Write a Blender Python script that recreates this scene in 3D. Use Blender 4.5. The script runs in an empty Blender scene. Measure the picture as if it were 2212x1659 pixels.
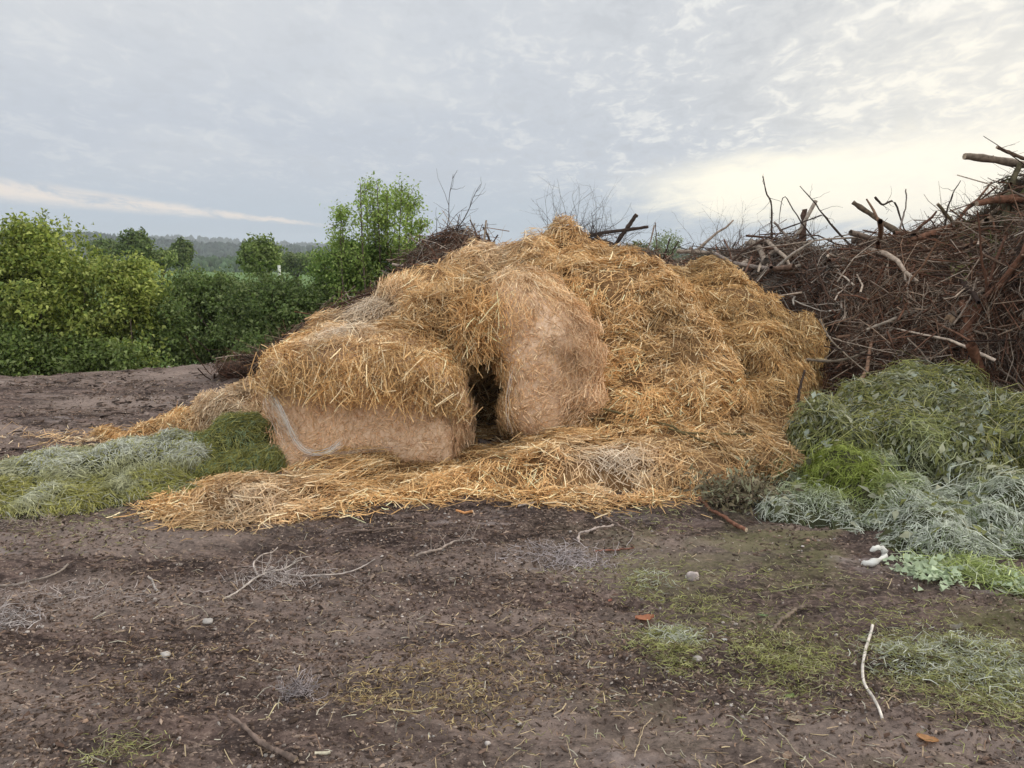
import bpy, bmesh, math, random
import numpy as np
from mathutils import Vector, Matrix
R = math.radians
rng = np.random.default_rng(7)
random.seed(7)
scn = bpy.context.scene
COL = scn.collection
DENS = 1.0

# ------------------------------------------------------------------ camera
CAMZ, PITCH, F = 1.6, R(9.6), 1659.0
cam = bpy.data.cameras.new('camera'); camo = bpy.data.objects.new('camera', cam); COL.objects.link(camo)
camo.location = (0, 0, CAMZ); camo.rotation_euler = (R(90) - PITCH, 0, 0)
cam.sensor_width = 36; cam.lens = 36 * F / 2212.0; cam.clip_start = 0.05; cam.clip_end = 9000
scn.camera = camo
scn.view_settings.view_transform = 'Standard'; scn.view_settings.look = 'None'
scn.view_settings.gamma = 1; scn.view_settings.use_curve_mapping = False
scn.view_settings.exposure = 0.16
scn.cycles.max_bounces = 6; scn.cycles.diffuse_bounces = 3; scn.cycles.glossy_bounces = 2
scn.cycles.transmission_bounces = 3; scn.cycles.transparent_max_bounces = 4; scn.cycles.volume_bounces = 0

# ------------------------------------------------------------------ sun
SUN_AZ, SUN_EL = R(62), R(32)
sl = bpy.data.lights.new('sun', 'SUN'); sl.energy = 1.5; sl.angle = R(18); sl.color = (1.0, .90, .76)
so = bpy.data.objects.new('sun', sl); COL.objects.link(so)
sd = Vector((math.sin(SUN_AZ) * math.cos(SUN_EL), math.cos(SUN_AZ) * math.cos(SUN_EL), math.sin(SUN_EL)))
so.rotation_euler = sd.to_track_quat('Z', 'Y').to_euler(); so.location = (30, 20, 30)

# ------------------------------------------------------------------ node expression helper
class X:
    def __init__(s, nt, v): s.nt, s.v = nt, v
    def op(s, o, a, b=None, c=None, clamp=False):
        n = s.nt.nodes.new('ShaderNodeMath'); n.operation = o; n.use_clamp = clamp
        for i, q in enumerate((a, b, c)):
            if q is None: continue
            q = q.v if isinstance(q, X) else q
            if isinstance(q, (int, float)): n.inputs[i].default_value = q
            else: s.nt.links.new(q, n.inputs[i])
        return X(s.nt, n.outputs[0])
    def __add__(s, o): return s.op('ADD', s, o)
    __radd__ = __add__
    def __sub__(s, o): return s.op('SUBTRACT', s, o)
    def __rsub__(s, o): return s.op('SUBTRACT', o, s)
    def __mul__(s, o): return s.op('MULTIPLY', s, o)
    __rmul__ = __mul__
    def __truediv__(s, o): return s.op('DIVIDE', s, o)
    def step(s, a, b):
        n = s.nt.nodes.new('ShaderNodeMapRange'); n.interpolation_type = 'SMOOTHSTEP'
        s.nt.links.new(s.v, n.inputs[0])
        for i, q in ((1, a), (2, b)):
            if isinstance(q, X): s.nt.links.new(q.v, n.inputs[i])
            else: n.inputs[i].default_value = q
        n.inputs[3].default_value = 0; n.inputs[4].default_value = 1
        return X(s.nt, n.outputs[0])
    def cl(s): return s.op('ADD', s, 0.0, clamp=True)
def mixc(nt, f, a, b, mode='MIX'):
    n = nt.nodes.new('ShaderNodeMix'); n.data_type = 'RGBA'; n.blend_type = mode; n.clamp_factor = True
    for k, q in ((0, f), (6, a), (7, b)):
        q = q.v if isinstance(q, X) else q
        if isinstance(q, (int, float)): n.inputs[k].default_value = q
        elif isinstance(q, tuple): n.inputs[k].default_value = (*q[:3], 1)
        else: nt.links.new(q, n.inputs[k])
    return n.outputs[2]
def noise(nt, vec, scale, detail=4, rough=.5, dist=0.0, vscale=None, rot=None, loc=None):
    if vscale or rot or loc:
        m = nt.nodes.new('ShaderNodeMapping')
        if vscale: m.inputs['Scale'].default_value = vscale
        if rot: m.inputs['Rotation'].default_value = rot
        if loc: m.inputs['Location'].default_value = loc
        nt.links.new(vec, m.inputs['Vector']); vec = m.outputs[0]
    n = nt.nodes.new('ShaderNodeTexNoise'); n.inputs['Scale'].default_value = scale
    n.inputs['Detail'].default_value = detail; n.inputs['Roughness'].default_value = rough
    n.inputs['Distortion'].default_value = dist
    nt.links.new(vec, n.inputs['Vector']); return X(nt, n.outputs[0])

# ------------------------------------------------------------------ sky
w = bpy.data.worlds.new('World'); scn.world = w; w.use_nodes = True
nt = w.node_tree; nt.nodes.clear()
tc = nt.nodes.new('ShaderNodeTexCoord'); sx = nt.nodes.new('ShaderNodeSeparateXYZ'); nt.links.new(tc.outputs['Generated'], sx.inputs[0])
dx, dy, dz = [X(nt, sx.outputs[i]) for i in range(3)]
deg = 57.29578
az = dx.op('ARCTAN2', dx, dy) * deg
el = dz.op('ARCSINE', dz) * deg
den = dz.op('MAXIMUM', dz, 0.0) + 0.17
cb = nt.nodes.new('ShaderNodeCombineXYZ'); nt.links.new((dx / den).v, cb.inputs[0]); nt.links.new((dy / den).v, cb.inputs[1])
cv = cb.outputs[0]
big = noise(nt, cv, .75, 5, .55, .4)
med = noise(nt, cv, 4.2, 6, .65, .5, vscale=(1.0, .62, 1), rot=(0, 0, R(12)))
fin = noise(nt, cv, 13, 5, .62, .8, vscale=(1.0, .70, 1), rot=(0, 0, R(-8)))
right = az.step(-12, 32)
c = mixc(nt, el.step(0, 7), (.50, .59, .68), (.565, .61, .68))
c = mixc(nt, el.step(6, 17) * (.35 + .65 * (1 - az.step(-30, 10))), c, (.70, .72, .745))
# soft light breaks in the deck
c = mixc(nt, big.step(.47, .66) * .55 * el.step(3, 9), c, (.74, .76, .775))
c = mixc(nt, big.step(.52, .34) * .0 + (1 - big.step(.30, .47)) * .45 * el.step(2, 8), c, (.53, .575, .645))
c = mixc(nt, right * .62 * el.step(2, 12), c, (.74, .735, .71))
rip = (med - .5) * 1.0 + (fin - .5) * .8
c = mixc(nt, (rip.step(.0, .22)) * (.18 + .72 * right) * el.step(1.5, 6), c, (.98, .965, .91))
c = mixc(nt, ((0 - rip).step(.0, .22)) * (.22 + .50 * right) * el.step(1.5, 6), c, (.52, .545, .58))
# bright cream opening low on the right
jit = (big - .5) * 6 + (med - .5) * 5
lo = 1.2 + (0 - az.step(6, 22)) * 1.0
hi = az.step(2, 36) * 2.4 + 5.0
elj = el + jit * .55
open_ = elj.step(1.6, 3.6) * (1 - elj.step(hi - .9, hi + 1.6)) * (az + jit * 1.5).step(6, 15)
c = mixc(nt, open_ * 1.0, c, (1.22, 1.14, .93))
glow = az.step(10, 34) * (1 - el.step(8, 24)) * (.55 + rip.step(-.1, .2) * .45)
c = mixc(nt, glow, c, (1.08, 1.02, .88))
# thin peach streak low on the left
line = 3.95 + (az + 33.7) * (-.095) + (med - .5) * .5
hw = .14 + (1 - az.step(-34, -13)) * .62
d = el - line
st = ((d + (fin - .5) * .35).op('ABSOLUTE', d + (fin - .5) * .35) / hw).step(1.3, .1) * med.step(.30, .55) * (1 - az.step(-17, -11)) * az.step(-75, -45)
c = mixc(nt, st * .95, c, (.92, .83, .75))
# sky brightened overhead and behind, out of view, as added fill light
up = el.step(22, 60); back = (0 - dy).step(-.1, .6)
gain = 1.0 + up * .8 + back * .7
gc = nt.nodes.new('ShaderNodeVectorMath'); gc.operation = 'SCALE'; nt.links.new(c, gc.inputs[0]); nt.links.new((gain * 9.2).v, gc.inputs['Scale'])
sky = nt.nodes.new('ShaderNodeTexSky'); sky.sky_type = 'NISHITA'; sky.sun_disc = False
sky.sun_elevation = SUN_EL; sky.sun_rotation = SUN_AZ; sky.dust_density = 3
cc = mixc(nt, .04, gc.outputs[0], sky.outputs[0])
bg = nt.nodes.new('ShaderNodeBackground'); bg.inputs['Strength'].default_value = 0.1; nt.links.new(cc, bg.inputs['Color'])
out = nt.nodes.new('ShaderNodeOutputWorld'); nt.links.new(bg.outputs[0], out.inputs['Surface'])

# ------------------------------------------------------------------ numpy helpers
def nrm(a): return a / np.maximum(np.linalg.norm(a, axis=-1, keepdims=True), 1e-9)
def hsh(i, j, k, s):
    h = (i.astype(np.uint32) * np.uint32(374761393) + j.astype(np.uint32) * np.uint32(668265263) + k.astype(np.uint32) * np.uint32(2246822519) + np.uint32(s * 3266489917 % 4294967296))
    h = (h ^ (h >> np.uint32(13))) * np.uint32(1274126177); h = h ^ (h >> np.uint32(16))
    return h.astype(np.float64) / 4294967295.0
def vnoise(p, s=1):
    i = np.floor(p).astype(np.int64); f = p - i; f = f * f * (3 - 2 * f); r = 0
    for a in (0, 1):
        for b in (0, 1):
            for c_ in (0, 1):
                wgt = (f[:, 0] if a else 1 - f[:, 0]) * (f[:, 1] if b else 1 - f[:, 1]) * (f[:, 2] if c_ else 1 - f[:, 2])
                r = r + wgt * hsh(i[:, 0] + a, i[:, 1] + b, i[:, 2] + c_, s)
    return r * 2 - 1
def fbm(p, sc=1.0, o=3, s=1, g=.5):
    p = np.asarray(p, float)
    if p.shape[1] == 2: p = np.c_[p, np.zeros(len(p))]
    r = 0; a = 1
    for q in range(o):
        r = r + a * vnoise(p * sc * (2 ** q) + 17.3 * q, s + q); a *= g
    return r
def sst(x, a, b):
    t = np.clip((x - a) / (b - a), 0, 1); return t * t * (3 - 2 * t)
def pt(px, py, Y):
    """world point at depth Y seen where the photograph (2212 px wide) shows px, py"""
    u = (px - 1106) / F; v = (829.5 - py) / F; cp, sp = math.cos(PITCH), math.sin(PITCH)
    dyy = cp + v * sp; dzz = -sp + v * cp
    return np.array([u * Y / dyy, Y, CAMZ + dzz * Y / dyy])
def edge_y(x): return 10.2 + (np.minimum(x, 3) + 6.8) * .38
def ground_z(x, y, fine=True):
    x = np.asarray(x, float); y = np.asarray(y, float); p = np.c_[x.ravel(), y.ravel()]
    near = 1 - sst(p[:, 1], 14, 40)
    z = fbm(p, .5, 2, 3) * .035
    z += fbm(p * np.array([.55, 2.6]), 1.1, 3, 5) * .024
    if fine:
        z += (fbm(p * np.array([.5, 1.4]), 3.5, 3, 11) * .022 + fbm(p * np.array([.6, 1.6]), 12, 3, 21, .7) * .021)
        # wheel ruts running across the yard
        for yy, sl_, a in ((4.25, .05, .05), (3.75, .04, .028), (7.5, .05, .03), (8.2, .05, .03)):
            q = p[:, 1] - yy - sl_ * p[:, 0] - .1 * np.sin(p[:, 0] * .8)
            z -= a * np.exp(-(q / .16) ** 2) * sst(-p[:, 0], -1.5, .8)
    z *= near
    e = p[:, 1] - edge_y(p[:, 0])
    z -= sst(e, -.1, 1.8) * 1.1
    z += .05 * np.exp(-((e + .45) / .35) ** 2) * (p[:, 0] < 2)
    z -= sst(p[:, 1], 14, 90) * 3.0
    z += fbm(p, .012, 2, 9) * 2.0 * sst(p[:, 1], 60, 300) + (sst(np.hypot(p[:, 0], p[:, 1]), 400, 1600) * 3)
    return z.reshape(x.shape)
def gpt(px, py, dz=0):
    """ground point seen at px, py"""
    Y = 3.0
    for _ in range(14):
        v = (829.5 - py) / F; s = math.tan(math.atan(v) - PITCH)
        z0 = float(ground_z([pt(px, py, Y)[0]], [Y])[0]) + dz
        Y = .5 * Y + .5 * (z0 - CAMZ) / s
    p = pt(px, py, Y); return p
def inpoly(p, poly):
    c = np.zeros(len(p), bool); n = len(poly)
    for i in range(n):
        a, b = poly[i], poly[(i + 1) % n]
        cond = ((a[1] > p[:, 1]) != (b[1] > p[:, 1])) & (p[:, 0] < (b[0] - a[0]) * (p[:, 1] - a[1]) / (b[1] - a[1] + 1e-12) + a[0])
        c ^= cond
    return c

# ------------------------------------------------------------------ mesh helpers
def mk(name, V, faces, mat, col=None, parent=None, smooth=False, loc=None):
    V = np.asarray(V, np.float32)
    if loc is not None: V = V - np.asarray(loc, np.float32)
    me = bpy.data.meshes.new(name)
    if not isinstance(faces, list): faces = [faces]
    faces = [np.asarray(f, np.int32) for f in faces if len(f)]
    nl = sum(f.size for f in faces); nf = sum(len(f) for f in faces)
    me.vertices.add(len(V)); me.vertices.foreach_set('co', V.ravel())
    me.loops.add(nl); me.loops.foreach_set('vertex_index', np.concatenate([f.ravel() for f in faces]))
    me.polygons.add(nf)
    tot = np.concatenate([np.full(len(f), f.shape[1], np.int32) for f in faces])
    st_ = np.concatenate([[0], np.cumsum(tot)[:-1]]).astype(np.int32)
    me.polygons.foreach_set('loop_start', st_)
    me.update(calc_edges=True); me.validate()
    if col is not None:
        a = me.color_attributes.new('Col', 'FLOAT_COLOR', 'POINT')
        col = np.clip(np.asarray(col, np.float32), 0.002, 1)
        a.data.foreach_set('color', np.c_[col, np.ones(len(col), np.float32)].astype(np.float32).ravel())
    if smooth: me.polygons.foreach_set('use_smooth', np.ones(nf, bool))
    me.materials.append(mat)
    o = bpy.data.objects.new(name, me); COL.objects.link(o)
    if loc is not None: o.location = loc
    if parent is not None:
        o.parent = parent
        if loc is None: o.matrix_parent_inverse = Matrix.Translation(-parent.location)
    return o
def tag(o, label=None, cat=None, group=None, kind=None):
    if label: o['label'] = label
    if cat: o['category'] = cat
    if group: o['group'] = group
    if kind: o['kind'] = kind
    return o
def empty(name, loc, *a, **k):
    o = bpy.data.objects.new(name, None); COL.objects.link(o); o.location = [float(q) for q in loc]; o.empty_display_size = .2
    return tag(o, *a, **k)
class Acc:
    """collects pieces of one mesh"""
    def __init__(s): s.V, s.Fq, s.Ft, s.C, s.n = [], [], [], [], 0
    def add(s, VFC):
        V, Fc, C_ = VFC
        for f in (Fc if isinstance(Fc, list) else [Fc]):
            if len(f): (s.Fq if f.shape[1] == 4 else s.Ft if f.shape[1] == 3 else s.Fq).append(f + s.n)
        s.V.append(V); s.C.append(C_); s.n += len(V); return s
    def build(s, name, mat, parent=None, smooth=False, loc=None):
        fs = []
        if s.Fq: fs.append(np.concatenate(s.Fq))
        if s.Ft: fs.append(np.concatenate(s.Ft))
        return mk(name, np.concatenate(s.V), fs, mat, np.concatenate(s.C), parent, smooth, loc)
def ribbons(B, T, N, L, W, col, bend=.15, k=3, roll=1.2):
    """thin blades: B centre, T direction, N up side, L length, W width"""
    n = len(B); S = nrm(np.cross(T, N)); a = rng.normal(0, roll, n)[:, None]
    Wv = S * np.cos(a) + N * np.sin(a); bd = (rng.normal(0, bend, n) * L)[:, None]; bs = (rng.normal(0, bend * .7, n) * L)[:, None]
    V = np.zeros((n, k, 2, 3)); ts = np.linspace(-.5, .5, k)
    for i, t in enumerate(ts):
        q = (1 - (2 * t) ** 2)
        c_ = B + T * (t * L)[:, None] + N * bd * q + S * bs * q
        wv = Wv * (W * (.5 if 0 < i < k - 1 else .42))[:, None]
        V[:, i, 0] = c_ - wv; V[:, i, 1] = c_ + wv
    idx = np.arange(n * k * 2).reshape(n, k, 2)
    Fq = np.concatenate([np.stack([idx[:, i, 0], idx[:, i, 1], idx[:, i + 1, 1], idx[:, i + 1, 0]], -1) for i in range(k - 1)])
    return V.reshape(-1, 3), Fq, np.repeat(col, k * 2, 0)
def leaves(B, T, N, L, W, col, fold=.25):
    n = len(B); S = nrm(np.cross(T, N)); N2 = nrm(np.cross(S, T))
    V = np.zeros((n, 6, 3)); L = L[:, None]; W = W[:, None]; dr = N2 * L * .14
    V[:, 0] = B; V[:, 1] = B + T * L * .38 - S * W * .5 + N2 * W * fold; V[:, 2] = B + T * L * .4 - dr * .0
    V[:, 3] = B + T * L * .38 + S * W * .5 + N2 * W * fold; V[:, 4] = B + T * L - dr * 1.5; V[:, 5] = B + T * L * .72 - dr * .3
    V[:, 2] = B + T * L * .36
    i = np.arange(n)[:, None] * 6
    Fq = np.concatenate([i + np.array([[0, 2, 1, 1]])[:, :0].reshape(1, 0)] * 0 + [i + np.array([[0, 3, 5, 2]]), i + np.array([[0, 2, 5, 1]])])
    Ft = np.concatenate([i + np.array([[3, 4, 5]]), i + np.array([[5, 4, 1]])])
    return V.reshape(-1, 3), [Fq, Ft], np.repeat(col, 6, 0)
def tubes(P, Rr, sides, col):
    """P n,k,3 paths; Rr n,k radii; col n,3 or n,k,3"""
    n, k, _ = P.shape
    T = np.gradient(P, axis=1); T = nrm(T)
    ref = nrm(rng.normal(size=(n, 1, 3))); ref = np.repeat(ref, k, 1)
    A = nrm(np.cross(T, ref)); Bv = np.cross(T, A)
    an = np.arange(sides) * 2 * math.pi / sides
    V = P[:, :, None] + Rr[:, :, None, None] * (A[:, :, None] * np.cos(an)[None, None, :, None] + Bv[:, :, None] * np.sin(an)[None, None, :, None])
    idx = np.arange(n * k * sides).reshape(n, k, sides); nx = np.roll(idx, -1, 2)
    Fq = np.stack([idx[:, :-1], nx[:, :-1], nx[:, 1:], idx[:, 1:]], -1).reshape(-1, 4)
    if col.ndim == 2: col = np.repeat(col[:, None], k, 1)
    C_ = np.repeat(col[:, :, None], sides, 2).reshape(-1, 3)
    return V.reshape(-1, 3), Fq, C_
def lump_mesh(prims, voxel=.05, smooth=6, disp=(), mat=None, name='body', parent=None, floor=-.3):
    """union of ellipsoids / boxes, remeshed to one skin, then pushed by noise"""
    bm = bmesh.new()
    for pr in prims:
        kind, c_, r_, rot = pr
        M = Matrix.Translation(Vector([float(q) for q in c_])) @ Matrix.Rotation(rot[2], 4, 'Z') @ Matrix.Rotation(rot[1], 4, 'Y') @ Matrix.Rotation(rot[0], 4, 'X') @ Matrix.Diagonal((*[float(q) for q in r_], 1))
        if kind == 'e': bmesh.ops.create_icosphere(bm, subdivisions=4, radius=1, matrix=M)
        else: bmesh.ops.create_cube(bm, size=2, matrix=M)
    me = bpy.data.meshes.new(name); bm.to_mesh(me); bm.free()
    o = bpy.data.objects.new('tmp', me); COL.objects.link(o)
    m = o.modifiers.new('r', 'REMESH'); m.mode = 'VOXEL'; m.voxel_size = voxel
    m = o.modifiers.new('s', 'SMOOTH'); m.iterations = smooth; m.factor = .7
    dg = bpy.context.evaluated_depsgraph_get(); dg.update()
    me2 = bpy.data.meshes.new_from_object(o.evaluated_get(dg)); bpy.data.objects.remove(o); bpy.data.meshes.remove(me)
    n = len(me2.vertices); co = np.zeros(n * 3, np.float32); me2.vertices.foreach_get('co', co); co = co.reshape(-1, 3).astype(float)
    no = np.zeros(n * 3, np.float32); me2.vertices.foreach_get('normal', no); no = no.reshape(-1, 3)
    d = 0
    for sc, am, oc, sd_ in disp: d = d + fbm(co, sc, oc, sd_) * am
    if len(disp): co = co + no * np.asarray(d)[:, None]
    co[:, 2] = np.maximum(co[:, 2], floor)
    me2.vertices.foreach_set('co', co.astype(np.float32).ravel()); me2.update()
    me2.name = name
    if mat: me2.materials.append(mat)
    me2.polygons.foreach_set('use_smooth', np.ones(len(me2.polygons), bool))
    o = bpy.data.objects.new(name, me2); COL.objects.link(o)
    if parent is not None: o.parent = parent; o.matrix_parent_inverse = Matrix.Translation(-parent.location)
    return o
def sample(o, count, cull=-.25, zmin=-.02):
    me = o.data; me.calc_loop_triangles(); nt_ = len(me.loop_triangles)
    tri = np.zeros(nt_ * 3, np.int32); me.loop_triangles.foreach_get('vertices', tri); tri = tri.reshape(-1, 3)
    n = len(me.vertices); co = np.zeros(n * 3, np.float32); me.vertices.foreach_get('co', co); co = co.reshape(-1, 3).astype(float)
    no = np.zeros(n * 3, np.float32); me.vertices.foreach_get('normal', no); no = no.reshape(-1, 3).astype(float)
    a, b, c_ = co[tri[:, 0]], co[tri[:, 1]], co[tri[:, 2]]
    ar = np.linalg.norm(np.cross(b - a, c_ - a), axis=1); cen = (a + b + c_) / 3
    fn = nrm(np.cross(b - a, c_ - a)); vd = nrm(np.array([0, 0, CAMZ]) - cen)
    ar = ar * ((fn * vd).sum(1) > cull) * (cen[:, 2] > zmin)
    i = rng.choice(nt_, int(count), p=ar / ar.sum())
    r1 = np.sqrt(rng.random(len(i)))[:, None]; r2 = rng.random(len(i))[:, None]
    w0, w1, w2 = 1 - r1, r1 * (1 - r2), r1 * r2
    P = a[i] * w0 + b[i] * w1 + c_[i] * w2
    N = nrm(no[tri[i, 0]] * w0 + no[tri[i, 1]] * w1 + no[tri[i, 2]] * w2)
    return P, N
FLOW = None
def tang(N, comb=.2, out=.15):
    n = len(N); r_ = rng.normal(size=(n, 3)); t = nrm(r_ - N * (r_ * N).sum(1, keepdims=True))
    r_ = FLOW[2] * np.c_[fbm(FLOW[0], 2.3, 2, 301), fbm(FLOW[0], 2.3, 2, 302), fbm(FLOW[0], 2.3, 2, 303)] if FLOW is not None and len(FLOW[0]) == n else 0
    t = nrm(t + r_ * np.sign((t * r_).sum(1, keepdims=True))) if FLOW is not None and len(FLOW[0]) == n else t
    t = nrm(t - N * (t * N).sum(1, keepdims=True))
    down = np.array([0, 0, -1.0]) - N * (-N[:, 2:3])
    t = nrm(t + down * comb * np.sign((t * down).sum(1, keepdims=True)))
    return nrm(t + N * rng.normal(0, out, n)[:, None])

# ------------------------------------------------------------------ materials
def mat_attr(name, rough=.8, nscale=30, namt=.35, bump=.0, trans=0.0, spec=.25, stretch=None):
    m = bpy.data.materials.new(name); m.use_nodes = True; t = m.node_tree; p = t.nodes['Principled BSDF']
    at = t.nodes.new('ShaderNodeAttribute'); at.attribute_name = 'Col'
    tcn = t.nodes.new('ShaderNodeTexCoord')
    nz = noise(t, tcn.outputs['Object'], nscale, 3, .6, vscale=stretch)
    f = (nz.step(.3, .7) * (2 * namt) + (1 - namt))
    vm = t.nodes.new('ShaderNodeVectorMath'); vm.operation = 'SCALE'; t.links.new(at.outputs['Color'], vm.inputs[0]); t.links.new(f.v, vm.inputs['Scale'])
    t.links.new(vm.outputs[0], p.inputs['Base Color']); p.inputs['Roughness'].default_value = rough
    p.inputs['Specular IOR Level'].default_value = spec
    if bump:
        b = t.nodes.new('ShaderNodeBump'); b.inputs['Strength'].default_value = bump; b.inputs['Distance'].default_value = .01
        t.links.new(nz.v, b.inputs['Height']); t.links.new(b.outputs[0], p.inputs['Normal'])
    if trans:
        tr = t.nodes.new('ShaderNodeBsdfTranslucent'); t.links.new(vm.outputs[0], tr.inputs[0])
        mx = t.nodes.new('ShaderNodeMixShader'); mx.inputs[0].default_value = trans
        t.links.new(p.outputs[0], mx.inputs[1]); t.links.new(tr.outputs[0], mx.inputs[2])
        t.links.new(mx.outputs[0], t.nodes['Material Output'].inputs[0])
    return m
def mat_noise(name, cols, scale, rough=.9, bump=.4, bscale=None, stretch=None, dist=.02):
    """two or three colours by noise"""
    m = bpy.data.materials.new(name); m.use_nodes = True; t = m.node_tree; p = t.nodes['Principled BSDF']
    tcn = t.nodes.new('ShaderNodeTexCoord'); v = tcn.outputs['Object']
    a = noise(t, v, scale, 6, .65, .3, vscale=stretch); b_ = noise(t, v, (bscale or scale * 4), 5, .7, .6, vscale=stretch)
    c_ = mixc(t, a.step(.38, .62), cols[0], cols[1])
    if len(cols) > 2: c_ = mixc(t, b_.step(.52, .70), c_, cols[2])
    t.links.new(c_, p.inputs['Base Color']); p.inputs['Roughness'].default_value = rough; p.inputs['Specular IOR Level'].default_value = .2
    b = t.nodes.new('ShaderNodeBump'); b.inputs['Strength'].default_value = bump; b.inputs['Distance'].default_value = dist
    t.links.new((a * .5 + b_).v, b.inputs['Height']); t.links.new(b.outputs[0], p.inputs['Normal'])
    return m
M_STRAW = mat_attr('straw', .6, 60, .25, trans=.12, spec=.3)
M_STRAWB = mat_noise('straw_body', ((.17, .095, .042), (.26, .15, .068), (.09, .048, .022)), 14, .9, .8, 60, (1, 1, 1.6))  # darker than the loose straw: shade of the clefts put into the colour
M_PRESS = mat_noise('pressed_straw', ((.66, .45, .29), (.76, .56, .40), (.46, .30, .17)), 40, .85, .35, 150, (1, 1, .6), .003)
M_LEAF = mat_attr('leaf', .6, 8, .15, trans=.3, spec=.3)
M_GRASS = mat_attr('cut_grass', .65, 25, .2, trans=.2, spec=.25)
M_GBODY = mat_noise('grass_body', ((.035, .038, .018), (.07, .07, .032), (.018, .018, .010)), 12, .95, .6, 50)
M_WOOD = mat_attr('bark', .85, 25, .35, bump=.4, spec=.2)
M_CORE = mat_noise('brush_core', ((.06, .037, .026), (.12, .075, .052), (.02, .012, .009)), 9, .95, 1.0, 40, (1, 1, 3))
M_CHIP = mat_attr('litter', .9, 40, .25, spec=.2)
M_STONE = mat_attr('stone', .8, 20, .2, bump=.3, spec=.3)
M_CLOTH = mat_attr('cloth', .8, 20, .08, bump=.2)

# ------------------------------------------------------------------ ground
def soil_mat():
    m = bpy.data.materials.new('soil'); m.use_nodes = True; t = m.node_tree; p = t.nodes['Principled BSDF']
    g = t.nodes.new('ShaderNodeNewGeometry'); v = g.outputs['Position']
    n1 = noise(t, v, .7, 6, .6, .5, vscale=(.5, 1.7, 1)); n2 = noise(t, v, 4, 10, .75, .6, vscale=(.45, 1.6, 1)); n3 = noise(t, v, 45, 6, .75, .3, vscale=(.7, 1.2, 1)); n4 = noise(t, v, 1.3, 4, .5, .3, loc=(9, 4, 0))
    c_ = mixc(t, n2.step(.42, .62), (.036, .024, .021), (.136, .094, .080))
    c_ = mixc(t, n1.step(.42, .66) * .8, c_, (.27, .21, .18))
    c_ = mixc(t, n3.step(.50, .66) * .65, c_, (.30, .225, .185))
    c_ = mixc(t, n3.step(.48, .34) * .8, c_, (.022, .015, .012))
    s = t.nodes.new('ShaderNodeSeparateXYZ'); t.links.new(v, s.inputs[0]); px_, py_ = X(t, s.outputs[0]), X(t, s.outputs[1])
    n5 = noise(t, v, .9, 7, .7, .8, loc=(3, 7, 0), vscale=(.6, 1.4, 1)); c_ = mixc(t, n5.step(.56, .66) * n2.step(.40, .55) * .6, c_, (.30, .255, .24)); c_ = mixc(t, n5.step(.44, .34) * .55, c_, (.045, .029, .025))
    gr = n4.step(.47, .60) * px_.step(-.3, 1.6) * n2.step(.38, .55)
    c_ = mixc(t, gr * .6, c_, (.125, .125, .05))
    # the fields beyond the yard
    fl = noise(t, v, .012, 2, .5, .0, vscale=(.3, 1.3, 1))
    fc = mixc(t, fl.step(.46, .52), (.10, .17, .045), (.15, .22, .07))
    fc = mixc(t, fl.step(.60, .66), fc, (.24, .20, .11))
    fc = mixc(t, noise(t, v, .2, 4, .6).step(.4, .7) * .4, fc, (.08, .13, .04))
    c_ = mixc(t, py_.step(13, 16), c_, fc)
    t.links.new(c_, p.inputs['Base Color']); p.inputs['Roughness'].default_value = .9; p.inputs['Specular IOR Level'].default_value = .2
    b = t.nodes.new('ShaderNodeBump'); b.inputs['Strength'].default_value = .8; b.inputs['Distance'].default_value = .012
    t.links.new((n2 * .6 + n3).v, b.inputs['Height']); t.links.new(b.outputs[0], p.inputs['Normal'])
    return m
def graded(lo, hi, step, lo2, hi2, g=1.12):
    mid = list(np.arange(lo, hi, step)); a = []; x = hi; s = step
    while x < hi2: a.append(x); s *= g; x += s
    b = []; x = lo; s = step
    while x > lo2: s *= g; x -= s; b.append(x)
    return np.array(b[::-1] + mid + a)
gx = graded(-4.2, 4.2, .024, -1900, 1900, 1.09); gy = graded(1.6, 6.2, .020, -60, 1900, 1.045)
GX, GY = np.meshgrid(gx, gy); GZ = ground_z(GX, GY)
nx, ny = len(gx), len(gy); ii = np.arange(nx * ny).reshape(ny, nx)
tag(mk('ground', np.c_[GX.ravel(), GY.ravel(), GZ.ravel()], np.stack([ii[:-1, :-1], ii[:-1, 1:], ii[1:, 1:], ii[1:, :-1]], -1).reshape(-1, 4), soil_mat(), smooth=True), 'trodden dark brown earth yard with fields beyond', kind='structure')

# ------------------------------------------------------------------ straw
S1, S2, S3, S4 = np.array([.70, .455, .21]), np.array([.56, .335, .145]), np.array([.92, .73, .45]), np.array([.32, .18, .075])
def straw_col(P, grey=0.0, pink=0.0, dark=0.0):
    n = len(P); r_ = rng.random(n)[:, None]; f = fbm(P, 2.2, 3, 31)[:, None]
    c_ = np.where(r_ < .45, S1, np.where(r_ < .72, S2, np.where(r_ < .88, S3, S4)))
    c_ = c_ * (1 + .28 * f) * (.82 + .36 * rng.random(n)[:, None])
    g = np.clip(np.asarray(grey), 0, 1); g = g[:, None] if np.ndim(g) else g
    c_ = c_ * (1 - g) + np.array([.74, .64, .52]) * (.85 + .3 * rng.random(n)[:, None]) * g
    pk = np.asarray(pink); pk = pk[:, None] if np.ndim(pk) else pk
    c_ = c_ * (1 - pk) + np.array([.80, .55, .37]) * (.85 + .3 * rng.random(n)[:, None]) * pk
    return c_ * (1 - dark)
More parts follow.
